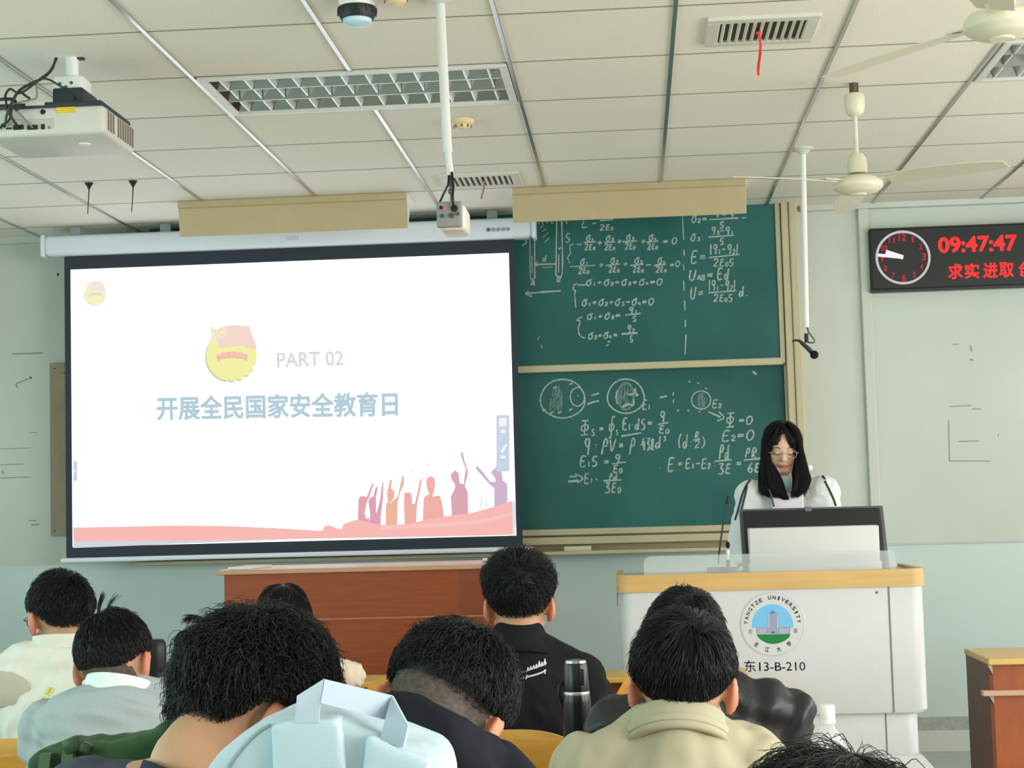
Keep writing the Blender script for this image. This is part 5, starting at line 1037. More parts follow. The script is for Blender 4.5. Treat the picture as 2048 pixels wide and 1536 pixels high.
def torso(mb, N, SL, SR, HIP, g=0., bow=.05, wide=1.0, belly=1.0):
    sw = (Vector(SR)-Vector(SL)).length/2; mid = (Vector(SL)+Vector(SR))/2; T = lambda t: spine(HIP, N, t, bow)
    mb.loft([(T(-.10), .15+g, .10+g), (T(0), (.168*wide+g), .125+g), (T(.22), (.16*wide*belly+g), .118*belly+g), (T(.45), (sw*.90+g), .118+g), (T(.65), (sw*1.02+g), .112+g), (T(.80), (sw*.95+g), .095+g), (T(.90), (sw*.55+g), .075+g), (T(1.0), .062+g, .06+g)])
    if g > 0: mb.ell(Vector(N)-Vector((0, 0, .032)), (.088, .086, .034))
    for S_ in (SL, SR):
        S_ = Vector(S_); mb.ell(S_, .066+g, None, 20, 14); mb.cap(lerp(N, S_, .18)-Vector((0, 0, .012)), S_, .050+g, .058+g, 18); mb.cap(T(.72), S_-Vector((0, 0, .03)), .085+g, .062+g, 18); mb.cap(T(.5), S_-Vector((0, 0, .10)), .09+g, .05+g, 18)
def sleeves(mb, SL, SR, EL, ER, WL, WR, g=0., wr=.034):
    for S_, E_, W_ in ((SL, EL, WL), (SR, ER, WR)): mb.cap(S_, E_, .058+g, .045+g, 18); mb.cap(E_, W_, .045+g, wr+g, 18)
def collar(root, name, m, c, rx, ry, h, th=.006, tilt=(0, 0, 0), a0=-.3, a1=PI+.3, flare=.1, n=30, taper=1.0, skirt=.7):
    """standing band around the back of the neck; angles measured so that PI/2 is the nape"""
    mb = MB(); Rm = rot(*tilt); c = Vector(c); vs = []; fs = []
    prof = [(-skirt, 0), (0, 0), (.5, .06), (.92, .04), (1, -.1), (.92, -.7), (.5, -.8), (0, -1), (-skirt, -1)]          # (height share, outward share of th)
    for k in range(n+1):
        a = a0+(a1-a0)*k/n; e = math.sin(PI*min(1, max(0, k/n))); hh = h*(taper+(1-taper)*e**.6)
        for z, o in prof:
            q = 1+flare*z; vs.append(c+Rm @ Vector(((rx*q+o*th)*math.cos(a), -(ry*q+o*th)*math.sin(a), hh*z)))
    m_ = len(prof)
    for k in range(n):
        for i in range(m_): fs.append((k*m_+i, k*m_+(i+1) % m_, (k+1)*m_+(i+1) % m_, (k+1)*m_+i))
    fs += [tuple(range(m_)), tuple(n*m_+i for i in range(m_-1, -1, -1))]
    mb.add(vs, fs); o = mb.build(name, m, root, True); return o
def cloth(root, name, mb, m, voxel=.011, smooth=6, wr=.004, freq=16, seed=0, stretch=(1, 1, 1)):
    me = remesh(mb, voxel, smooth, .6)
    if wr: wrinkle(me, wr, freq, seed, stretch)
    return link_mesh(name, me, m, root, True)
def person(label, C, yaw, pitch, roll, N, SL, SR, HIP, EL, ER, WL, WR, sc=1, seat=True, face=False, skin=None, gz=0, stub=None, voxel=.0055, group=None, ears=True):
    """body: one continuous surface from head to feet; returns the person object"""
    R = rot(0, 0, math.radians(yaw)) @ rot(math.radians(pitch), 0, 0) @ rot(0, math.radians(roll), 0)
    mb = MB(); head_pieces(mb, C, R, sc, N, face=face, ears=ears); torso(mb, N, SL, SR, HIP, -.012); sleeves(mb, SL, SR, EL, ER, WL, WR, -.008, .030)
    fy = -1 if abs(yaw) > 90 else 1
    for W_, E_, s in ((WL, EL, -1), (WR, ER, 1)):
        d = Vector(W_)-Vector(E_); d.z *= .3; hand(mb, W_, d, (0, 0, 1), s)
    legs = []
    for s in (-1, 1):
        h = Vector(HIP)+Vector((s*.09, 0, -.03))
        if seat: kn = Vector((HIP[0]+s*.12, HIP[1]+.40, .54)); an = Vector((HIP[0]+s*.12, HIP[1]+.36, gz+.09))
        else: kn = lerp(h, (HIP[0]+s*.10, HIP[1], gz+.09), .52)+Vector((0, .01*fy, 0)); an = Vector((HIP[0]+s*.10, HIP[1]-.02*fy, gz+.09))
        legs.append((h, kn, an)); mb.cap(h, kn, .075, .050, 18); mb.cap(kn, an, .048, .034, 16); mb.cap(an-Vector((0, .03*fy, .05)), an+Vector((0, .12*fy, -.055)), .032, .026, 14)
    me = remesh(mb, voxel, 3, .5); root = link_mesh('person', me, [skin or m_skin, m_stub, m_lip, m_ear], None, True, loc=(HIP[0], HIP[1], gz))
    tag(root, label, 'person', group)
    p = np.array([c.center[:] for c in me.polygons])+np.array(ORG[root.name]); lc = ((p-np.array(C))@np.array(R))/sc; mi = np.zeros(len(p), int)
    mi[(np.abs(lc[:, 0]) > .079) & (np.abs(lc[:, 0]) < .115) & (np.abs(lc[:, 1]) < .04) & (np.abs(lc[:, 2]+.03) < .045)] = 3
    if stub is not None: mi[stub(lc)] = 1
    if face:
        lp = (np.abs(lc[:, 0]) < .019) & (lc[:, 1] > .094) & (np.abs(lc[:, 2]+.0775) < .0085-.00025*np.abs(lc[:, 0]/.001)); mi[lp] = 2
    me.polygons.foreach_set('material_index', mi.astype(np.int32)); me.update()
    return root, R, legs
def trousers(root, HIP, legs, m, gz, shoe, seat=True):
    mb = MB(); mb.ell(Vector(HIP)+Vector((0, 0, -.0)), (.175, .14, .11))
    for h, k, a in legs: mb.cap(h, k, .085, .066, 18); mb.cap(k, a+Vector((0, 0, .02)), .062, .05, 18)
    cloth(root, 'trousers', mb, m, .014, 4, .003, 18, 3)
    for h, k, a in legs:
        fy = 1 if seat else -1
        s = MB(); s.cap(a-Vector((0, .035*fy, .048)), a+Vector((0, .14*fy, -.052)), .040, .034, 16); s.cap(a, a-Vector((0, .02*fy, .04)), .042, .040, 16); s.v = [(x, y, max(z, gz+.002)) for x, y, z in s.v]
        cloth(root, 'shoe', s, shoe, .009, 2, 0)
m_jean = mat('trouser_dark', (44, 48, 58), .8, bump=.2, bscale=300); m_shoe = mat('shoe_dark', (60, 60, 62), .6)
def glasses(root, C, R, sc=1, col=None):
    L = lambda x, y, z: Vector(C)+R @ Vector((x, y, z))*sc; m = col or mat('glasses_dark', (40, 44, 46), .3, metal=.5); a = MB()
    for s in (-1, 1):
        a.tube([L(s*.034+.024*math.cos(t), .112-.004*abs(math.cos(t)), -.02+.019*math.sin(t)) for t in [2*PI*k/20 for k in range(21)]], .0013, 6); a.tube([L(s*.057, .108, -.014), L(s*.072, .098, -.012), L(s*.082, .03, -.008), L(s*.085, -.005, -.014)], .0016, 6)
    a.tube([L(-.010, .113, -.016), L(0, .116, -.013), L(.010, .113, -.016)], .0013, 6); return a.build('glasses', m, root, True)
fab = lambda name, c, **k: mat(name, c, .88, spec=.2, bump=.1, bscale=500, sheen=.0, **k)
def seatpose(row, x, lean=.18): return Vector((x, row+.25, .555))
def arms(SL, SR, row, x, spread=.10, z=.845):
    SL = Vector(SL); SR = Vector(SR)
    return Vector((SL.x-spread*.5, row+.50, z)), Vector((SR.x+spread*.5, row+.50, z)), Vector((x-.09, row+.64, z)), Vector((x+.09, row+.64, z))
def on_back(px, py, root, off=.003):
    """the point of the jacket's back seen at that spot of the photograph"""
    jk = [c for c in root.children if c.name.startswith('jacket')][0]; o_ = ORG[root.name]; p0 = Vector((0, 0, CZ))-o_; d = (at(px, py, 5)-Vector((0, 0, CZ))).normalized()
    bpy.context.view_layer.update(); hit, loc, nn, idx = jk.ray_cast(p0, d); return (loc+o_-d*off) if hit else at(px, py, Y-.14)
# ---- student 1: white jacket, glasses, far left
row = 4.5; Y = 4.74; C = at(121, 1220, Y); N = at(124, 1300, Y-.03); SL = at(18, 1395, Y-.03); SR = at(228, 1380, Y-.02); x = (SL.x+SR.x)/2; HIP = seatpose(row, x)
EL, ER, WL, WR = arms(SL, SR, row, x)
r1, R, lg = person('seated student in white jacket and glasses at the far left, turned to the left', C, 44, -10, 0, N, SL, SR, HIP, EL, ER, WL, WR, sc=1.0)
m = fab('jacket_white', (224, 222, 214)); mb = MB(); torso(mb, N, SL, SR, HIP, .012); sleeves(mb, SL, SR, EL, ER, WL, WR, .012)
mb.ell(at(40, 1318, Y-.07), (.085, .06, .045), rot(0, -.35, 0)); mb.ell(at(30, 1380, Y-.1), (.10, .05, .085)); mb.ell(at(110, 1325, Y-.08), (.10, .05, .05))
cloth(r1, 'jacket', mb, m, .010, 5, .016, 9, 1); collar(r1, 'collar', m, at(122, 1296, Y-.03), .074, .070, .035, .010, (-.15, 0, .2))
q = on_back(24, 1380, r1, 0); mb = MB(); mb.ell(Vector((at(4, 1380, q.y).x, q.y+.006, q.z)), (.085, .014, .056), rot(0, .1, 0)); cloth(r1, 'grey_jacket_panel', mb, fab('panel_pale_grey', (190, 186, 172)), .007, 4, .002, 20, 5)
for (xa, ya, xb, yb) in ((92, 1388, 100, 1375), (98, 1392, 106, 1376), (82, 1398, 90, 1394)):
    a = MB(); a.tube([on_back(xa, ya, r1, .001), on_back(xb, yb, r1, .001)], .004, 6); a.build('yellow_stripe', mat('stripe_yellow', (216, 212, 90), .7), r1)
trousers(r1, HIP, lg, m_jean, 0, m_shoe); glasses(r1, C, R)
make_hair(r1, C, R, 1.0, .021, .017, .020, 4200, 6, .5, 1.2, .0012, seed=1, noise_=.3, wob=.15)
# ---- student 2: grey sweater, white collar
row = 3.7; Y = 3.94; C = at(226, 1312, Y); N = at(240, 1385, Y-.05); SL = at(98, 1462, Y-.03); SR = at(338, 1412, Y-.0); x = (SL.x+SR.x)/2; HIP = seatpose(row, x)
EL, ER, WL, WR = arms(SL, SR, row, x)
r2, R, lg = person('seated student in pale grey sweater with white collar, black hair sticking up', C, -10, -24, -7, N, SL, SR, HIP, EL, ER, WL, WR, sc=.98, stub=lambda l: (l[:, 1] < -.02) & (l[:, 2] < -.045) & (l[:, 2] > -.092))
m = fab('sweater_grey', (166, 176, 180), var=.05, vscale=220); mb = MB(); torso(mb, N, SL, SR, HIP, .012, .11); sleeves(mb, SL, SR, EL, ER, WL, WR, .012)
mb.ell(at(210, 1450, Y-.10), (.17, .09, .10)); cloth(r2, 'sweater', mb, m, .010, 7, .016, 8, 2, (.45, 1, 1.7))
collar(r2, 'shirt_collar', fab('shirt_white', (232, 236, 236)), at(236, 1386, Y-.05), .078, .076, .030, .012, (-.35, .10, 0), flare=.05)
trousers(r2, HIP, lg, m_jean, 0, m_shoe)
tf = [((at(198, 1232, Y-.02), at(199, 1212, Y-.02), at(203, 1198, Y-.02), at(207, 1187, Y-.01)), 36, .0035, .0011), ((at(212, 1226, Y), at(220, 1206, Y), at(228, 1196, Y), at(233, 1192, Y)), 14, .005, .0007), ((at(180, 1225, Y), at(178, 1208, Y), at(184, 1197, Y)), 8, .004, .0006)]
make_hair(r2, C, R, .98, .020, .014, .016, 4200, 6, .2, 1.5, .0006, seed=2, tuft=tf, crown=(-.15, -.5, .85), fade=(.6, .35, .75))
# ---- student 3: curly hair, navy T-shirt, leaning
row = 2.1; Y = 2.45; C = at(512, 1388, Y); N = at(385, 1532, Y-.11); SL = at(165, 1604, Y-.06); SR = at(545, 1640, Y-.02); x = -.62; HIP = seatpose(row, x)
EL, ER, WL, WR = arms(SL, SR, row, x); EL = Vector((-.745, row+.36, .86)); WL = Vector((-.645, row+.60, .845)); ER = Vector((-.505, row+.40, .86)); WR = Vector((-.555, row+.62, .845))
r3, R, lg = person('seated student with big curly black hair and dark T-shirt, head leaning to the right', C, -50, -34, 4, N, SL, SR, HIP, EL, ER, WL, WR, sc=1.0)
m = fab('tshirt_navy_grey', (72, 76, 90)); mb = MB(); torso(mb, N-Vector((0, 0, .028)), SL, SR, HIP, .004, .08)
for S_, E_ in ((SL, EL), (SR, ER)): mb.cap(S_, lerp(S_, E_, .65), .068, .066, 18)
cloth(r3, 'tshirt', mb, m, .009, 5, .008, 9, 3); collar(r3, 'neck_rib', fab('tshirt_rib', (44, 48, 62)), N+Vector((0, -.005, -.034)), .080, .086, .016, .008, (-.25, .38, 0), a0=-1, a1=PI+1, flare=.0)
trousers(r3, HIP, lg, m_jean, 0, m_shoe)
def curlmask(d):
    y = d[:, 1]; zb = np.where(y < 0, -.10+(-.64)*sst(-y, .05, .75), -.10+.55*sst(y, .05, .75)); ear = np.exp(-(((d[:, 1]+.04)/.36)**2+((d[:, 2]+.36)/.38)**2))*(d[:, 0] > .45)*2.0
    return sst(d[:, 2]-zb, -.05, .09)*(1-np.clip(ear, 0, 1))
tf = [((at(410, 1300, Y), at(385, 1270, Y), at(365, 1268, Y), at(357, 1282, Y), at(360, 1300, Y)), 70, .0032, .0012), ((at(450, 1275, Y), at(420, 1250, Y), at(395, 1236, Y), at(375, 1236, Y), at(372, 1244, Y)), 44, .0035, .0009), ((at(390, 1310, Y), at(360, 1295, Y), at(348, 1305, Y), at(345, 1322, Y)), 16, .006, .0005), ((at(350, 1390, Y-.05), at(338, 1400, Y-.05), at(330, 1425, Y-.05), at(336, 1450, Y-.05)), 16, .006, .0006)]
make_hair(r3, C, R, 1.0, .034, .042, .042, 8000, 10, .6, 1.3, .0034, .0008, seed=3, tuft=tf, noise_=.6, wob=.3, wild=.22, taper=.8, edge=.10, maskf=curlmask)
# ---- student 4: long dark hair, cream top
row = 5.3; Y = 5.58; C = at(566, 1230, Y); N = at(566, 1302, Y-.02); SL = at(512, 1352, Y-.02); SR = at(628, 1345, Y-.0); x = (SL.x+SR.x)/2; HIP = seatpose(row, x)
EL, ER, WL, WR = arms(SL, SR, row, x); ER = at(700, 1352, Y+.10); WR = Vector((x+.02, row+.62, .845))
r4, R, lg = person('seated girl with long dark hair and cream top in front of the brown desk', C, 0, -12, 0, N, SL, SR, HIP, EL, ER, WL, WR, sc=.93, gz=0, ears=False)
m = fab('top_cream', (232, 218, 196)); mb = MB(); torso(mb, N, SL, SR, HIP, .006, wide=.9); sleeves(mb, SL, SR, EL, ER, WL, WR, .008); cloth(r4, 'top', mb, m, .009, 3, .012, 12, 4, (2.2, 1, .6))
trousers(r4, HIP, lg, m_jean, 0, m_shoe)
def longmask(d):
    y = d[:, 1]; return sst(d[:, 2]-np.where(y < .15, -1.2, -1.2+1.6*sst(y, .15, .6)), -.05, .1)
mb = MB(); mb.loft([(at(567, y, Y-.055-.02*(y > 1280)), hw*Y/FPX, dp) for y, hw, dp in ((1196, 36, .05), (1212, 47, .07), (1240, 57, .082), (1265, 61, .08), (1300, 64, .07), (1345, 66, .055), (1400, 62, .045), (1430, 40, .03))], 28, 2.2)
cloth(r4, 'back_hair', mb, m_loft, .008, 3, .003, 30, 6, (1, .3, .1))
tf = []
g4 = np.random.default_rng(44)
for k in range(80):
    u = g4.uniform(-1, 1); tf.append(((at(566+12*u, 1171, Y-.03), at(566+38*u, 1180+16*u*u, Y-.085), at(567+52*u, 1212, Y-.125), at(567+57*u, 1245, Y-.138), at(567+62*u, 1300, Y-.135), at(567+64*u+g4.normal()*3, 1370, Y-.12), at(567+60*u+g4.normal()*6, 1425, Y-.1)), 26, .004, .0009))
make_hair(r4, C, R, .93, .022, .016, .016, 2600, 7, .12, 3.0, .0, .0011, seed=4, noise_=.12, tuft=tf, maskf=longmask, crown=(0, -.2, 1), mt=m_hairb)
# ---- student 5: faded hair, black hooded jacket
row = 2.1; Y = 2.42; C = at(891, 1404, Y); N = at(850, 1500, Y-.12); SL = at(690, 1575, Y-.05); SR = at(972, 1582, Y-.03); x = (SL.x+SR.x)/2; HIP = seatpose(row, x)
EL, ER, WL, WR = arms(SL, SR, row, x)
def fadeband(l): return (l[:, 2] < .03) & (l[:, 2] > -.105) & (l[:, 1] < .03) & (np.abs(l[:, 0]) < .079)
r5, R, lg = person('seated student with faded haircut and black hooded jacket, head bowed over the desk', C, -8, -44, 20, N, SL, SR, HIP, EL, ER, WL, WR, sc=1.02, stub=fadeband)
m = fab('jacket_blue_black', (26, 28, 36)); mb = MB(); torso(mb, N, SL, SR, HIP, .014, .10); sleeves(mb, SL, SR, EL, ER, WL, WR, .012)
mb.tube(smooth_pts([at(742, 1432, Y-.06), at(795, 1425, Y-.12), at(858, 1446, Y-.15), at(915, 1474, Y-.14), at(985, 1500, Y-.07)], 5), [.030]*5+[.034]*11+[.026]*5, 16); mb.ell(at(835, 1500, Y-.15), (.11, .05, .055), rot(0, .36, 0))
cloth(r5, 'jacket', mb, m, .009, 6, .010, 9, 5); trousers(r5, HIP, lg, m_jean, 0, m_shoe)
def fademask(d): return hairline(d)*sst(d[:, 2]-np.where(d[:, 1] < .2, -.16+.12*np.abs(d[:, 0]), -.4), -.30, .22)
tf = [((at(845, 1290, Y), at(838, 1270, Y), at(832, 1256, Y), at(826, 1249, Y)), 20, .006, .0007), ((at(870, 1285, Y), at(862, 1268, Y), at(850, 1258, Y), at(842, 1252, Y)), 20, .007, .0007)]
make_hair(r5, C, R, 1.02, .024, .015, .014, 6000, 6, .5, 1.2, .0012, .0007, seed=5, noise_=.45, wob=.2, maskf=fademask, tuft=tf)
# ---- student 6: black jacket with white script
row = 4.5; Y = 4.74; C = at(1038, 1196, Y); N = at(1037, 1272, Y-.03); SL = at(918, 1362, Y-.03); SR = at(1160, 1358, Y-.03); x = (SL.x+SR.x)/2; HIP = seatpose(row, x)
EL, ER, WL, WR = arms(SL, SR, row, x, .14)
r6, R, lg = person('seated student in black jacket with white script on its back, sitting upright', C, 4, -6, 0, N, SL, SR, HIP, EL, ER, WL, WR, sc=1.0)
m = fab('jacket_black', (27, 27, 31)); mb = MB(); torso(mb, N, SL, SR, HIP, .014, .06); sleeves(mb, SL, SR, EL, ER, WL, WR, .014); cloth(r6, 'jacket', mb, m, .010, 5, .010, 10, 6)
collar(r6, 'collar', m, at(1037, 1290, Y-.03), .092, .088, .056, .012, (-.30, 0, 0), flare=-.26)
trousers(r6, HIP, lg, m_jean, 0, m_shoe)
me = r6.children[0].data; _ = me
a = MB()
def script(pts, wd):
    P = [on_back(x_, y_, r6) for x_, y_ in pts]; a.tube(smooth_pts(P, 3), wd, 6)
for k in range(7):
    x0 = 1054+k*5.6; y0 = 1343-k*2.0; script([(x0, y0), (x0+2.2, y0-9+(-4 if k in (4, 6) else 0)), (x0+2.6, y0-1)], .0022 if k > 2 else .0016); script([(x0+2.6, y0-1), (x0+5.2, y0-6)], .0014)
script([(1053, 1354), (1070, 1350), (1086, 1344), (1091, 1340)], .0028); script([(1054, 1351), (1052, 1358)], .0022); script([(1089, 1340), (1090, 1348)], .002); script([(1047, 1357), (1047, 1354)], .0015); script([(1043, 1358), (1044, 1355)], .0013)
a.build('white_script', mat('print_white', (206, 206, 210), .7), r6, True)
a = MB()
for k in range(8): script([(1018+k*4.4, 1349-k*.6), (1020+k*4.4, 1345-k*.6), (1022+k*4.4, 1350-k*.6)], .0012)
a.build('grey_script', mat('print_grey', (104, 104, 108), .7), r6, True)
make_hair(r6, C, R, 1.0, .046, .018, .020, 5000, 6, .55, 1.1, .0012, .0010, seed=6, noise_=.4, wob=.22, crown=(.02, -.8, .5))
# ---- student 7: black padded jacket, partly hidden
row = 3.7; Y = 3.9; C = at(1370, 1272, Y); N = at(1370, 1362, Y-.03); SL = at(1240, 1462, Y-.02); SR = at(1556, 1440, Y-.02); x = (SL.x+SR.x)/2; HIP = seatpose(row, x)
EL, ER, WL, WR = arms(SL, SR, row, x, .08)
r7, R, lg = person('seated student in black jacket half hidden behind the boy in beige', C, -14, 4, 3, N, SL, SR, HIP, EL, ER, WL, WR, sc=1.05)
m = mat('jacket_black_shiny', (30, 30, 34), .42, spec=.5, bump=.15, bscale=200); mb = MB(); torso(mb, N, SL, SR, HIP, .016, .06); sleeves(mb, SL, SR, EL, ER, WL, WR, .02); mb.cap(at(1440, 1392, Y-.06), at(1572, 1430, Y-.04), .065, .07)
cloth(r7, 'jacket', mb, m, .010, 5, .018, 12, 7); collar(r7, 'collar', m, at(1370, 1368, Y-.03), .082, .080, .04, .012, (-.15, 0, 0))
trousers(r7, HIP, lg, m_jean, 0, m_shoe); glasses(r7, C, R, 1.05)
a = MB(); a.prism([at(1598, 1395, Y-.05), at(1606, 1397, Y-.05), at(1621, 1404, Y-.06), at(1618, 1399, Y-.06), at(1612, 1409, Y-.05), at(1598, 1404, Y-.05)], (0, .008, 0)); a.build('shoulder_tab', m, r7)
make_hair(r7, C, R, 1.05, .014, .020, .018, 4200, 6, .15, 1.7, .0006, seed=7, noise_=.2, crown=(.2, -.3, .9), tuft=[((at(1350, 1182, Y), at(1351, 1172, Y), at(1354, 1164, Y)), 3, .002, .0006), ((at(1362, 1180, Y), at(1366, 1170, Y), at(1370, 1165, Y)), 3, .002, .0006)])
# ---- student 8: beige jacket, nearest centre right
row = 2.9; Y = 3.1; C = at(1366, 1350, Y); N = at(1356, 1436, Y-.04); SL = at(1182, 1552, Y-.03); SR = at(1500, 1540, Y-.02); x = (SL.x+SR.x)/2; HIP = seatpose(row, x)
EL, ER, WL, WR = arms(SL, SR, row, x, .08)
r8, R, lg = person('seated student in beige jacket with stand collar, right of the black thermos', C, -5, -14, 2, N, SL, SR, HIP, EL, ER, WL, WR, sc=1.0)
m = fab('jacket_beige', (178, 171, 147), var=.04, vscale=9); mb = MB(); torso(mb, N, SL, SR, HIP, .014, .07); sleeves(mb, SL, SR, EL, ER, WL, WR, .014); cloth(r8, 'jacket', mb, m, .009, 5, .018, 8, 8)
collar(r8, 'collar', m, at(1356, 1487, Y-.05), .097, .092, .048, .013, (-.62, .03, 0), a0=-.25, a1=PI+.25, flare=-.08, skirt=.3)
collar(r8, 'collar_fold', m, at(1356, 1484, Y-.05), .0985, .0935, .012, .011, (-.62, .03, 0), a0=.3, a1=PI-.3, flare=0, skirt=.3)
trousers(r8, HIP, lg, m_jean, 0, m_shoe)
tf = [((at(1396, 1262, Y-.08), at(1390, 1246, Y-.07), at(1383, 1232, Y-.06), at(1377, 1218, Y-.05)), 14, .005, .0006), ((at(1400, 1262, Y-.08), at(1405, 1244, Y-.07), at(1413, 1226, Y-.06), at(1420, 1212, Y-.05)), 12, .006, .0006), ((at(1405, 1262, Y-.08), at(1425, 1248, Y-.07), at(1440, 1250, Y-.06)), 24, .006, .0007)]
make_hair(r8, C, R, 1.0, .026, .021, .020, 7000, 7, .10, 2.0, .0006, .0011, seed=8, noise_=.2, crown=(.18, -.62, .75), tuft=tf)
# ---- student 9: only the top of the head in view, bottom right
row = 1.1; Y = 1.35; C = at(1672, 1812, Y); N = C+Vector((0, -.06, -.17)); SL = N+Vector((-.17, 0, -.08)); SR = N+Vector((.17, 0, -.08)); x = C.x; HIP = Vector((x, row+.18, .53))
EL, ER, WL, WR = arms(SL, SR, row, x)
r9, R, lg = person('person at the bottom right of whom only the top of the dark head shows', C, 0, -20, 0, N, SL, SR, HIP, EL, ER, WL, WR)
mb = MB(); torso(mb, N, SL, SR, HIP, .012); sleeves(mb, SL, SR, EL, ER, WL, WR, .012); cloth(r9, 'jacket', mb, fab('jacket_charcoal', (50, 52, 56)), .011, 5, .005, 14, 9); trousers(r9, HIP, lg, m_jean, 0, m_shoe)
make_hair(r9, C, R, 1.0, .030, .020, .020, 12000, 8, .06, 1.6, .0010, .00045, seed=9, noise_=.3, wob=.12, wild=.2, mt=m_hairb, crown=(.15, -.3, .9))
st = proto.copy(); COL.objects.link(st); st.location = (C.x, row, 0); st['label'] = 'yellow plywood seat under the person at the bottom right'
for ch in proto.children: c_ = ch.copy(); COL.objects.link(c_); c_.parent = st
# ---- presenter behind the lectern
Y = 7.66; C = at(1564, 890, Y); N = at(1570, 968, Y+.05); SL = at(1646, 985, Y+.0); SR = at(1503, 993, Y+.0); HIP = Vector((N.x, Y+.14, PZ+.95))
EL = at(1672, 1085, Y-.05); ER = at(1476, 1095, Y-.05); WL = at(1640, 1128, YK+.42); WR = at(1500, 1128, YK+.42); WL.z = WR.z = zA+.03
rp, R, lg = person('young woman with long black hair and white striped track jacket speaking behind the lectern', C, 180, -15, -2, N, SR, SL, HIP, ER, EL, WR, WL, sc=.98, ears=False, seat=False, face=True, skin=m_skin2, gz=PZ, voxel=.004)
m = fab('track_jacket_white', (228, 230, 230)); mb = MB(); torso(mb, N-Vector((0, 0, .02)), SR, SL, HIP, .014, -.02, wide=.9); sleeves(mb, SR, SL, ER, EL, WR, WL, .010); cloth(rp, 'jacket', mb, m, .008, 4, .008, 14, 10)
def on_jacket(px, py, off=.004):
    jk = [c for c in rp.children if c.name.startswith('jacket')][0]; o_ = ORG[rp.name]; p0 = Vector((0, 0, CZ))-o_; d = (at(px, py, 5)-Vector((0, 0, CZ))).normalized()
    bpy.context.view_layer.update(); hit, loc, nn, idx = jk.ray_cast(p0, d); return (loc+o_-d*off) if hit else None
m_st = mat('stripe_dark_green', (40, 60, 58), .8)
for nm, pts, wd in (('sleeve_stripe', [(1518, 948), (1504, 957), (1494, 968), (1484, 990), (1478, 1012), (1470, 1040)], .006), ('sleeve_stripe', [(1494, 972), (1490, 990), (1485, 1010), (1480, 1030)], .006), ('shoulder_stripe', [(1618, 940), (1630, 942), (1642, 949), (1650, 958)], .006), ('sleeve_stripe', [(1650, 962), (1660, 982), (1668, 1000), (1672, 1012)], .006), ('shoulder_stripe', [(1622, 935), (1634, 937), (1646, 942)], .005)):
    P_ = [p for p in (on_jacket(*q) for q in smooth_pts([Vector((x_, y_, 0)) for x_, y_ in pts], 3) for q in [(q[0], q[1])]) if p is not None]
    if len(P_) > 2: a = MB(); a.tube(P_, wd*.75, 8); a.build(nm, m_st, rp, True)
front = Y-.125
a = MB(); a.prism([at(1558, 952, front+.04), at(1582, 952, front+.04), at(1584, 988, front+.04), at(1570, 988, front+.04), at(1563, 970, front+.04)], (0, .02, 0)); a.build('teal_tshirt_neck', fab('tshirt_teal', (160, 188, 188)), rp)
a = MB(); a.bbox(at(1545, 1030, front+.015), at(1606, 985, front+.035), .006); a.build('white_shirt_front', fab('shirt_pinkish_white', (232, 222, 228)), rp)
a = MB(); a.tube([at(1538, 978, front), at(1543, 992, front), at(1548, 1014, front)], .004, 8); a.build('lanyard', mat('lanyard_dark', (90, 84, 84), .8), rp, True)
a = MB(); a.ell(at(1615, 936, Y+.01), (.024, .02, .018)); a.build('hair_scarf_knot', fab('knot_white', (232, 232, 230)), rp, True)
trousers(rp, HIP, lg, m_jean, PZ, m_shoe, False)
# her hair: cap with a centre parting, two front locks, long back
def girlmask(d):
    y = d[:, 1]; zb = np.where(y < .1, -1.3, np.where(np.abs(d[:, 0]) > .62, -1.3+1.0*sst(y, .25, .7), .20+.62*np.exp(-(d[:, 0]/.20)**2)*sst(y, .3, .8)))
    return sst(d[:, 2]-zb, -.06, .08)
mb = MB()
for side_ in (((846, 1557, 5), (855, 1547, 9), (868, 1539, 12), (885, 1533, 10), (905, 1530, 9), (925, 1533, 12), (945, 1540, 18), (965, 1545, 22), (985, 1556, 17), (1000, 1573, 6)), ((846, 1572, 5), (855, 1582, 9), (868, 1590, 12), (885, 1596, 9), (905, 1599, 9.5), (925, 1601, 13), (945, 1601, 18), (960, 1604, 19.5), (978, 1600, 17), (993, 1594, 7))):
    mb.loft([(at(cx_, y_, Y-.055-.05*sst(np.array(float(y_)), 900, 970)), hw_*Y/FPX, .030+.012*(y_ < 930)) for y_, cx_, hw_ in side_], 22, 2)
cloth(rp, 'front_lock', mb, m_loft, .006, 3, .002, 40, 11, (1, .3, .1))
mb = MB(); mb.loft([(at(1565, y_, Y+.09), hw_*Y/FPX, dp_) for y_, hw_, dp_ in ((866, 28, .05), (885, 38, .06), (915, 43, .055), (945, 47, .045), (975, 44, .04), (1005, 34, .03))], 26, 2.2); cloth(rp, 'back_hair', mb, m_loft, .008, 3, .002, 30, 12, (1, .3, .1))
tf = []
gp = np.random.default_rng(5)
for k in range(90):
    s = -1 if k % 2 else 1; u = gp.uniform(0, 1); cx_ = 1564
    tf.append(((at(cx_+s*(3+10*u), 850+6*u, Y-.06), at(cx_+s*(20+14*u), 872+6*u, Y-.085+.03*u), at(cx_+s*(28+12*u), 905, Y-.085+.04*u), at(cx_+s*(28+20*u)+2, 945, Y-.12+.05*u), at(cx_+s*(22+26*u)+4, 972+12*u*(s < 0), Y-.135+.04*u), at(cx_+s*(10+26*u)+8, 985+10*gp.random(), Y-.13+.04*u)), 26, .0035, .0009))
for k in range(22):
    s = -1 if k % 2 else 1; u = gp.uniform(0, 1); tf.append(((at(1563+s*2, 846, Y-.085), at(1563+s*(6+8*u), 862+3*u, Y-.102), at(1563+s*(12+12*u), 880+3*u, Y-.100), at(1563+s*(20+9*u), 895+4*u, Y-.09)), 16, .0022, .0008))
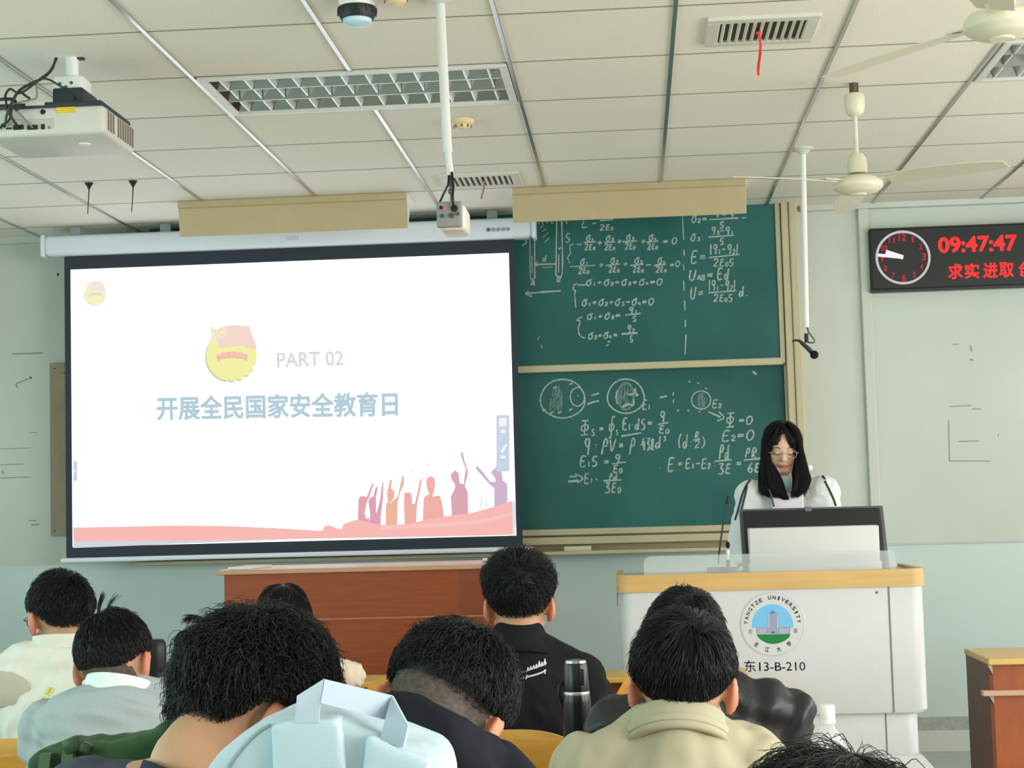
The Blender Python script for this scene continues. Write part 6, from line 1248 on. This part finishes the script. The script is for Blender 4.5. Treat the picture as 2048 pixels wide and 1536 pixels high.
make_hair(rp, C, R, 1.0, .020, .016, .016, 2400, 7, .1, 2.5, 0, .0010, seed=10, noise_=.1, tuft=tf, maskf=girlmask, crown=(0, .0, 1))
L = lambda x, y, z: Vector(C)+R @ Vector((x, y, z))*.98
a = MB()
for s in (-1, 1): a.tube([L(s*.018, .0955, -.021), L(s*.027, .0965, -.0245), L(s*.037, .0940, -.0245), L(s*.047, .0870, -.020)], [.0008, .0013, .0013, .0008], 6)
a.build('eyelashes', m_hair, rp, True)
a = MB()
for s in (-1, 1): a.tube([L(s*.015, .0985, .006), L(s*.030, .0960, .010), L(s*.047, .0855, .006)], [.0012, .0018, .0008], 6)
a.build('eyebrows', m_hairb, rp, True)
a = glasses(rp, C, R, .98, mat('glasses_thin', (196, 170, 156), .3, metal=.4))
# ================================================================== BAGS
def outline_bag(name, pts, Y0, depth, zfloor, m, vox=.007, wr=.004, seed=1, par=None):
    P_ = [at(x_, y_, Y0) for x_, y_ in pts]; xl_, xr_ = P_[0].x, P_[-1].x
    P_ = [Vector((xl_, Y0, zfloor))]+P_+[Vector((xr_, Y0, zfloor))]; mb = MB(); mb.prism(P_, (0, depth, 0)); me = remesh(mb, vox, 10, .6); wrinkle(me, wr, 12, seed); return link_mesh(name, me, m, par, True)
Yb = 1.76; bz = .786
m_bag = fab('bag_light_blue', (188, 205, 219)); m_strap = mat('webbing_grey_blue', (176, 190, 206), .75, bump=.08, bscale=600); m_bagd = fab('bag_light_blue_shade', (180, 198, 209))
cb2 = at(640, 1500, Yb); t = thing('backpack', 'pale blue backpack with wide grey webbing handle in the foreground', 'backpack', (cb2.x, Yb+.09, bz))
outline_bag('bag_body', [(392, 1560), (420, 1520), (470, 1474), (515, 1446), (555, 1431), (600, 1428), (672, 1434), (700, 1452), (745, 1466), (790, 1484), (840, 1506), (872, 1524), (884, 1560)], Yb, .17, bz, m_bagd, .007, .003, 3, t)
mb = MB(); P_ = [at(541, 1448, Yb-.008), at(600, 1439, Yb-.012), at(672, 1437, Yb-.014), at(677, 1446, Yb-.014), at(684, 1480, Yb-.014), at(692, 1560, Yb-.012)]; P_ = [Vector((at(556, 1560, Yb).x, Yb-.008, bz+.05))]+P_+[Vector((P_[-1].x, Yb-.010, bz+.05))]; mb.prism([Vector((p.x, Yb-.016, p.z)) for p in P_], (0, .05, 0)); me = remesh(mb, .005, 2, .5); wrinkle(me, .003, 9, 8); link_mesh('front_flap', me, m_bag, t, True)
mb = MB(); P_ = [at(736, 1467, Yb), at(808, 1494, Yb), at(862, 1518, Yb), at(864, 1560, Yb)]; P_ = [Vector((at(728, 1560, Yb).x, Yb, bz+.05)), at(728, 1540, Yb)]+P_+[Vector((P_[-1].x, Yb, bz+.05))]; mb.prism([Vector((p.x, Yb-.014, p.z)) for p in P_], (0, .06, 0)); me = remesh(mb, .005, 2, .5); wrinkle(me, .003, 9, 9); link_mesh('side_flap', me, m_bag, t, True)
def strap(name, quads, m, th=.003):
    mb = MB()
    for q in quads: P_ = [Vector(p) for p in q]; nn = (P_[1]-P_[0]).cross(P_[2]-P_[0]).normalized()*th; mb.prism([p-nn*.5 for p in P_], nn)
    return mb.build(name, m, t, 'auto', weld=True)
f1, f2 = Yb-.016, Yb+.05
strap('handle', [[at(590, 1446, f1), at(638, 1446, f1), at(641, 1405, f1+.006), at(592, 1420, f1+.002)], [at(592, 1420, f1+.002), at(641, 1405, f1+.006), at(648, 1358, f1+.012), at(594, 1392, f1+.004)], [at(648, 1358, f1+.012), at(785, 1391, f2), at(773, 1440, f2), at(641, 1405, f1+.004)], [at(785, 1391, f2), at(818, 1452, f2-.05), at(808, 1496, f2-.06), at(761, 1482, f2-.055), at(773, 1440, f2)]], m_strap)
bpy.context.view_layer.update()
bb_ = [c for c in t.children if c.name.startswith('bag_body')][0]
def on_bag(px, py, off=.0):
    o_ = ORG[t.name]; p0 = Vector((0, 0, CZ))-o_; d = (at(px, py, 5)-Vector((0, 0, CZ))).normalized(); hit, loc, nn, idx = bb_.ray_cast(p0, d); return (loc+o_-d*off) if hit else at(px, py, Yb)
a = MB(); a.tube(smooth_pts([on_bag(541, 1450), on_bag(520, 1462), on_bag(495, 1485), on_bag(470, 1515), on_bag(452, 1545), on_bag(440, 1580)], 4), .0022, 8); a.build('piping', mat('piping_blue_grey', (140, 158, 164), .7), t, True)
# green backpack lying on the desk in front of the curly-haired student
Yg = 2.6; m_gr = mat('bag_dark_green', (44, 78, 42), .7, var=.25, vscale=14, bump=.3, bscale=200)
t = thing('backpack', 'dark green backpack with buckled straps on the desk at the lower left', 'backpack', (at(190, 1520, Yg).x, Yg+.08, bz))
outline_bag('bag_body', [(44, 1560), (52, 1512), (75, 1502), (110, 1497), (150, 1494), (200, 1492), (240, 1485), (285, 1472), (305, 1455), (340, 1440), (352, 1450), (356, 1500)], Yg, .16, bz, m_gr, .007, .006, 5, t)
mm = mat('buckle_green', (52, 74, 48), .4); ms = mat('green_webbing', (84, 112, 78), .7)
a = MB(); q = at(146, 1490, Yg-.012); a.bbox(q+Vector((-.016, -.006, -.012)), q+Vector((.016, .01, .012)), .005, 2, rot(0, -.3, 0)); a.build('buckle', mm, t, 'auto')
a = MB(); q = at(172, 1496, Yg-.012); a.bbox(q+Vector((-.010, -.006, -.008)), q+Vector((.010, .01, .008)), .004, 2, rot(0, .4, 0)); a.build('buckle', mm, t, 'auto')
for x0, y0, x1, y1 in ((136, 1500, 130, 1560), (90, 1508, 84, 1560)): p, q = at(x0, y0, Yg-.014), at(x1, y1, Yg-.014); a = MB(); a.prism([p-Vector((.009, 0, 0)), p+Vector((.009, 0, 0)), q+Vector((.009, 0, 0)), q-Vector((.009, 0, 0))], (0, .014, 0)); a.build('webbing_strap', ms, t)
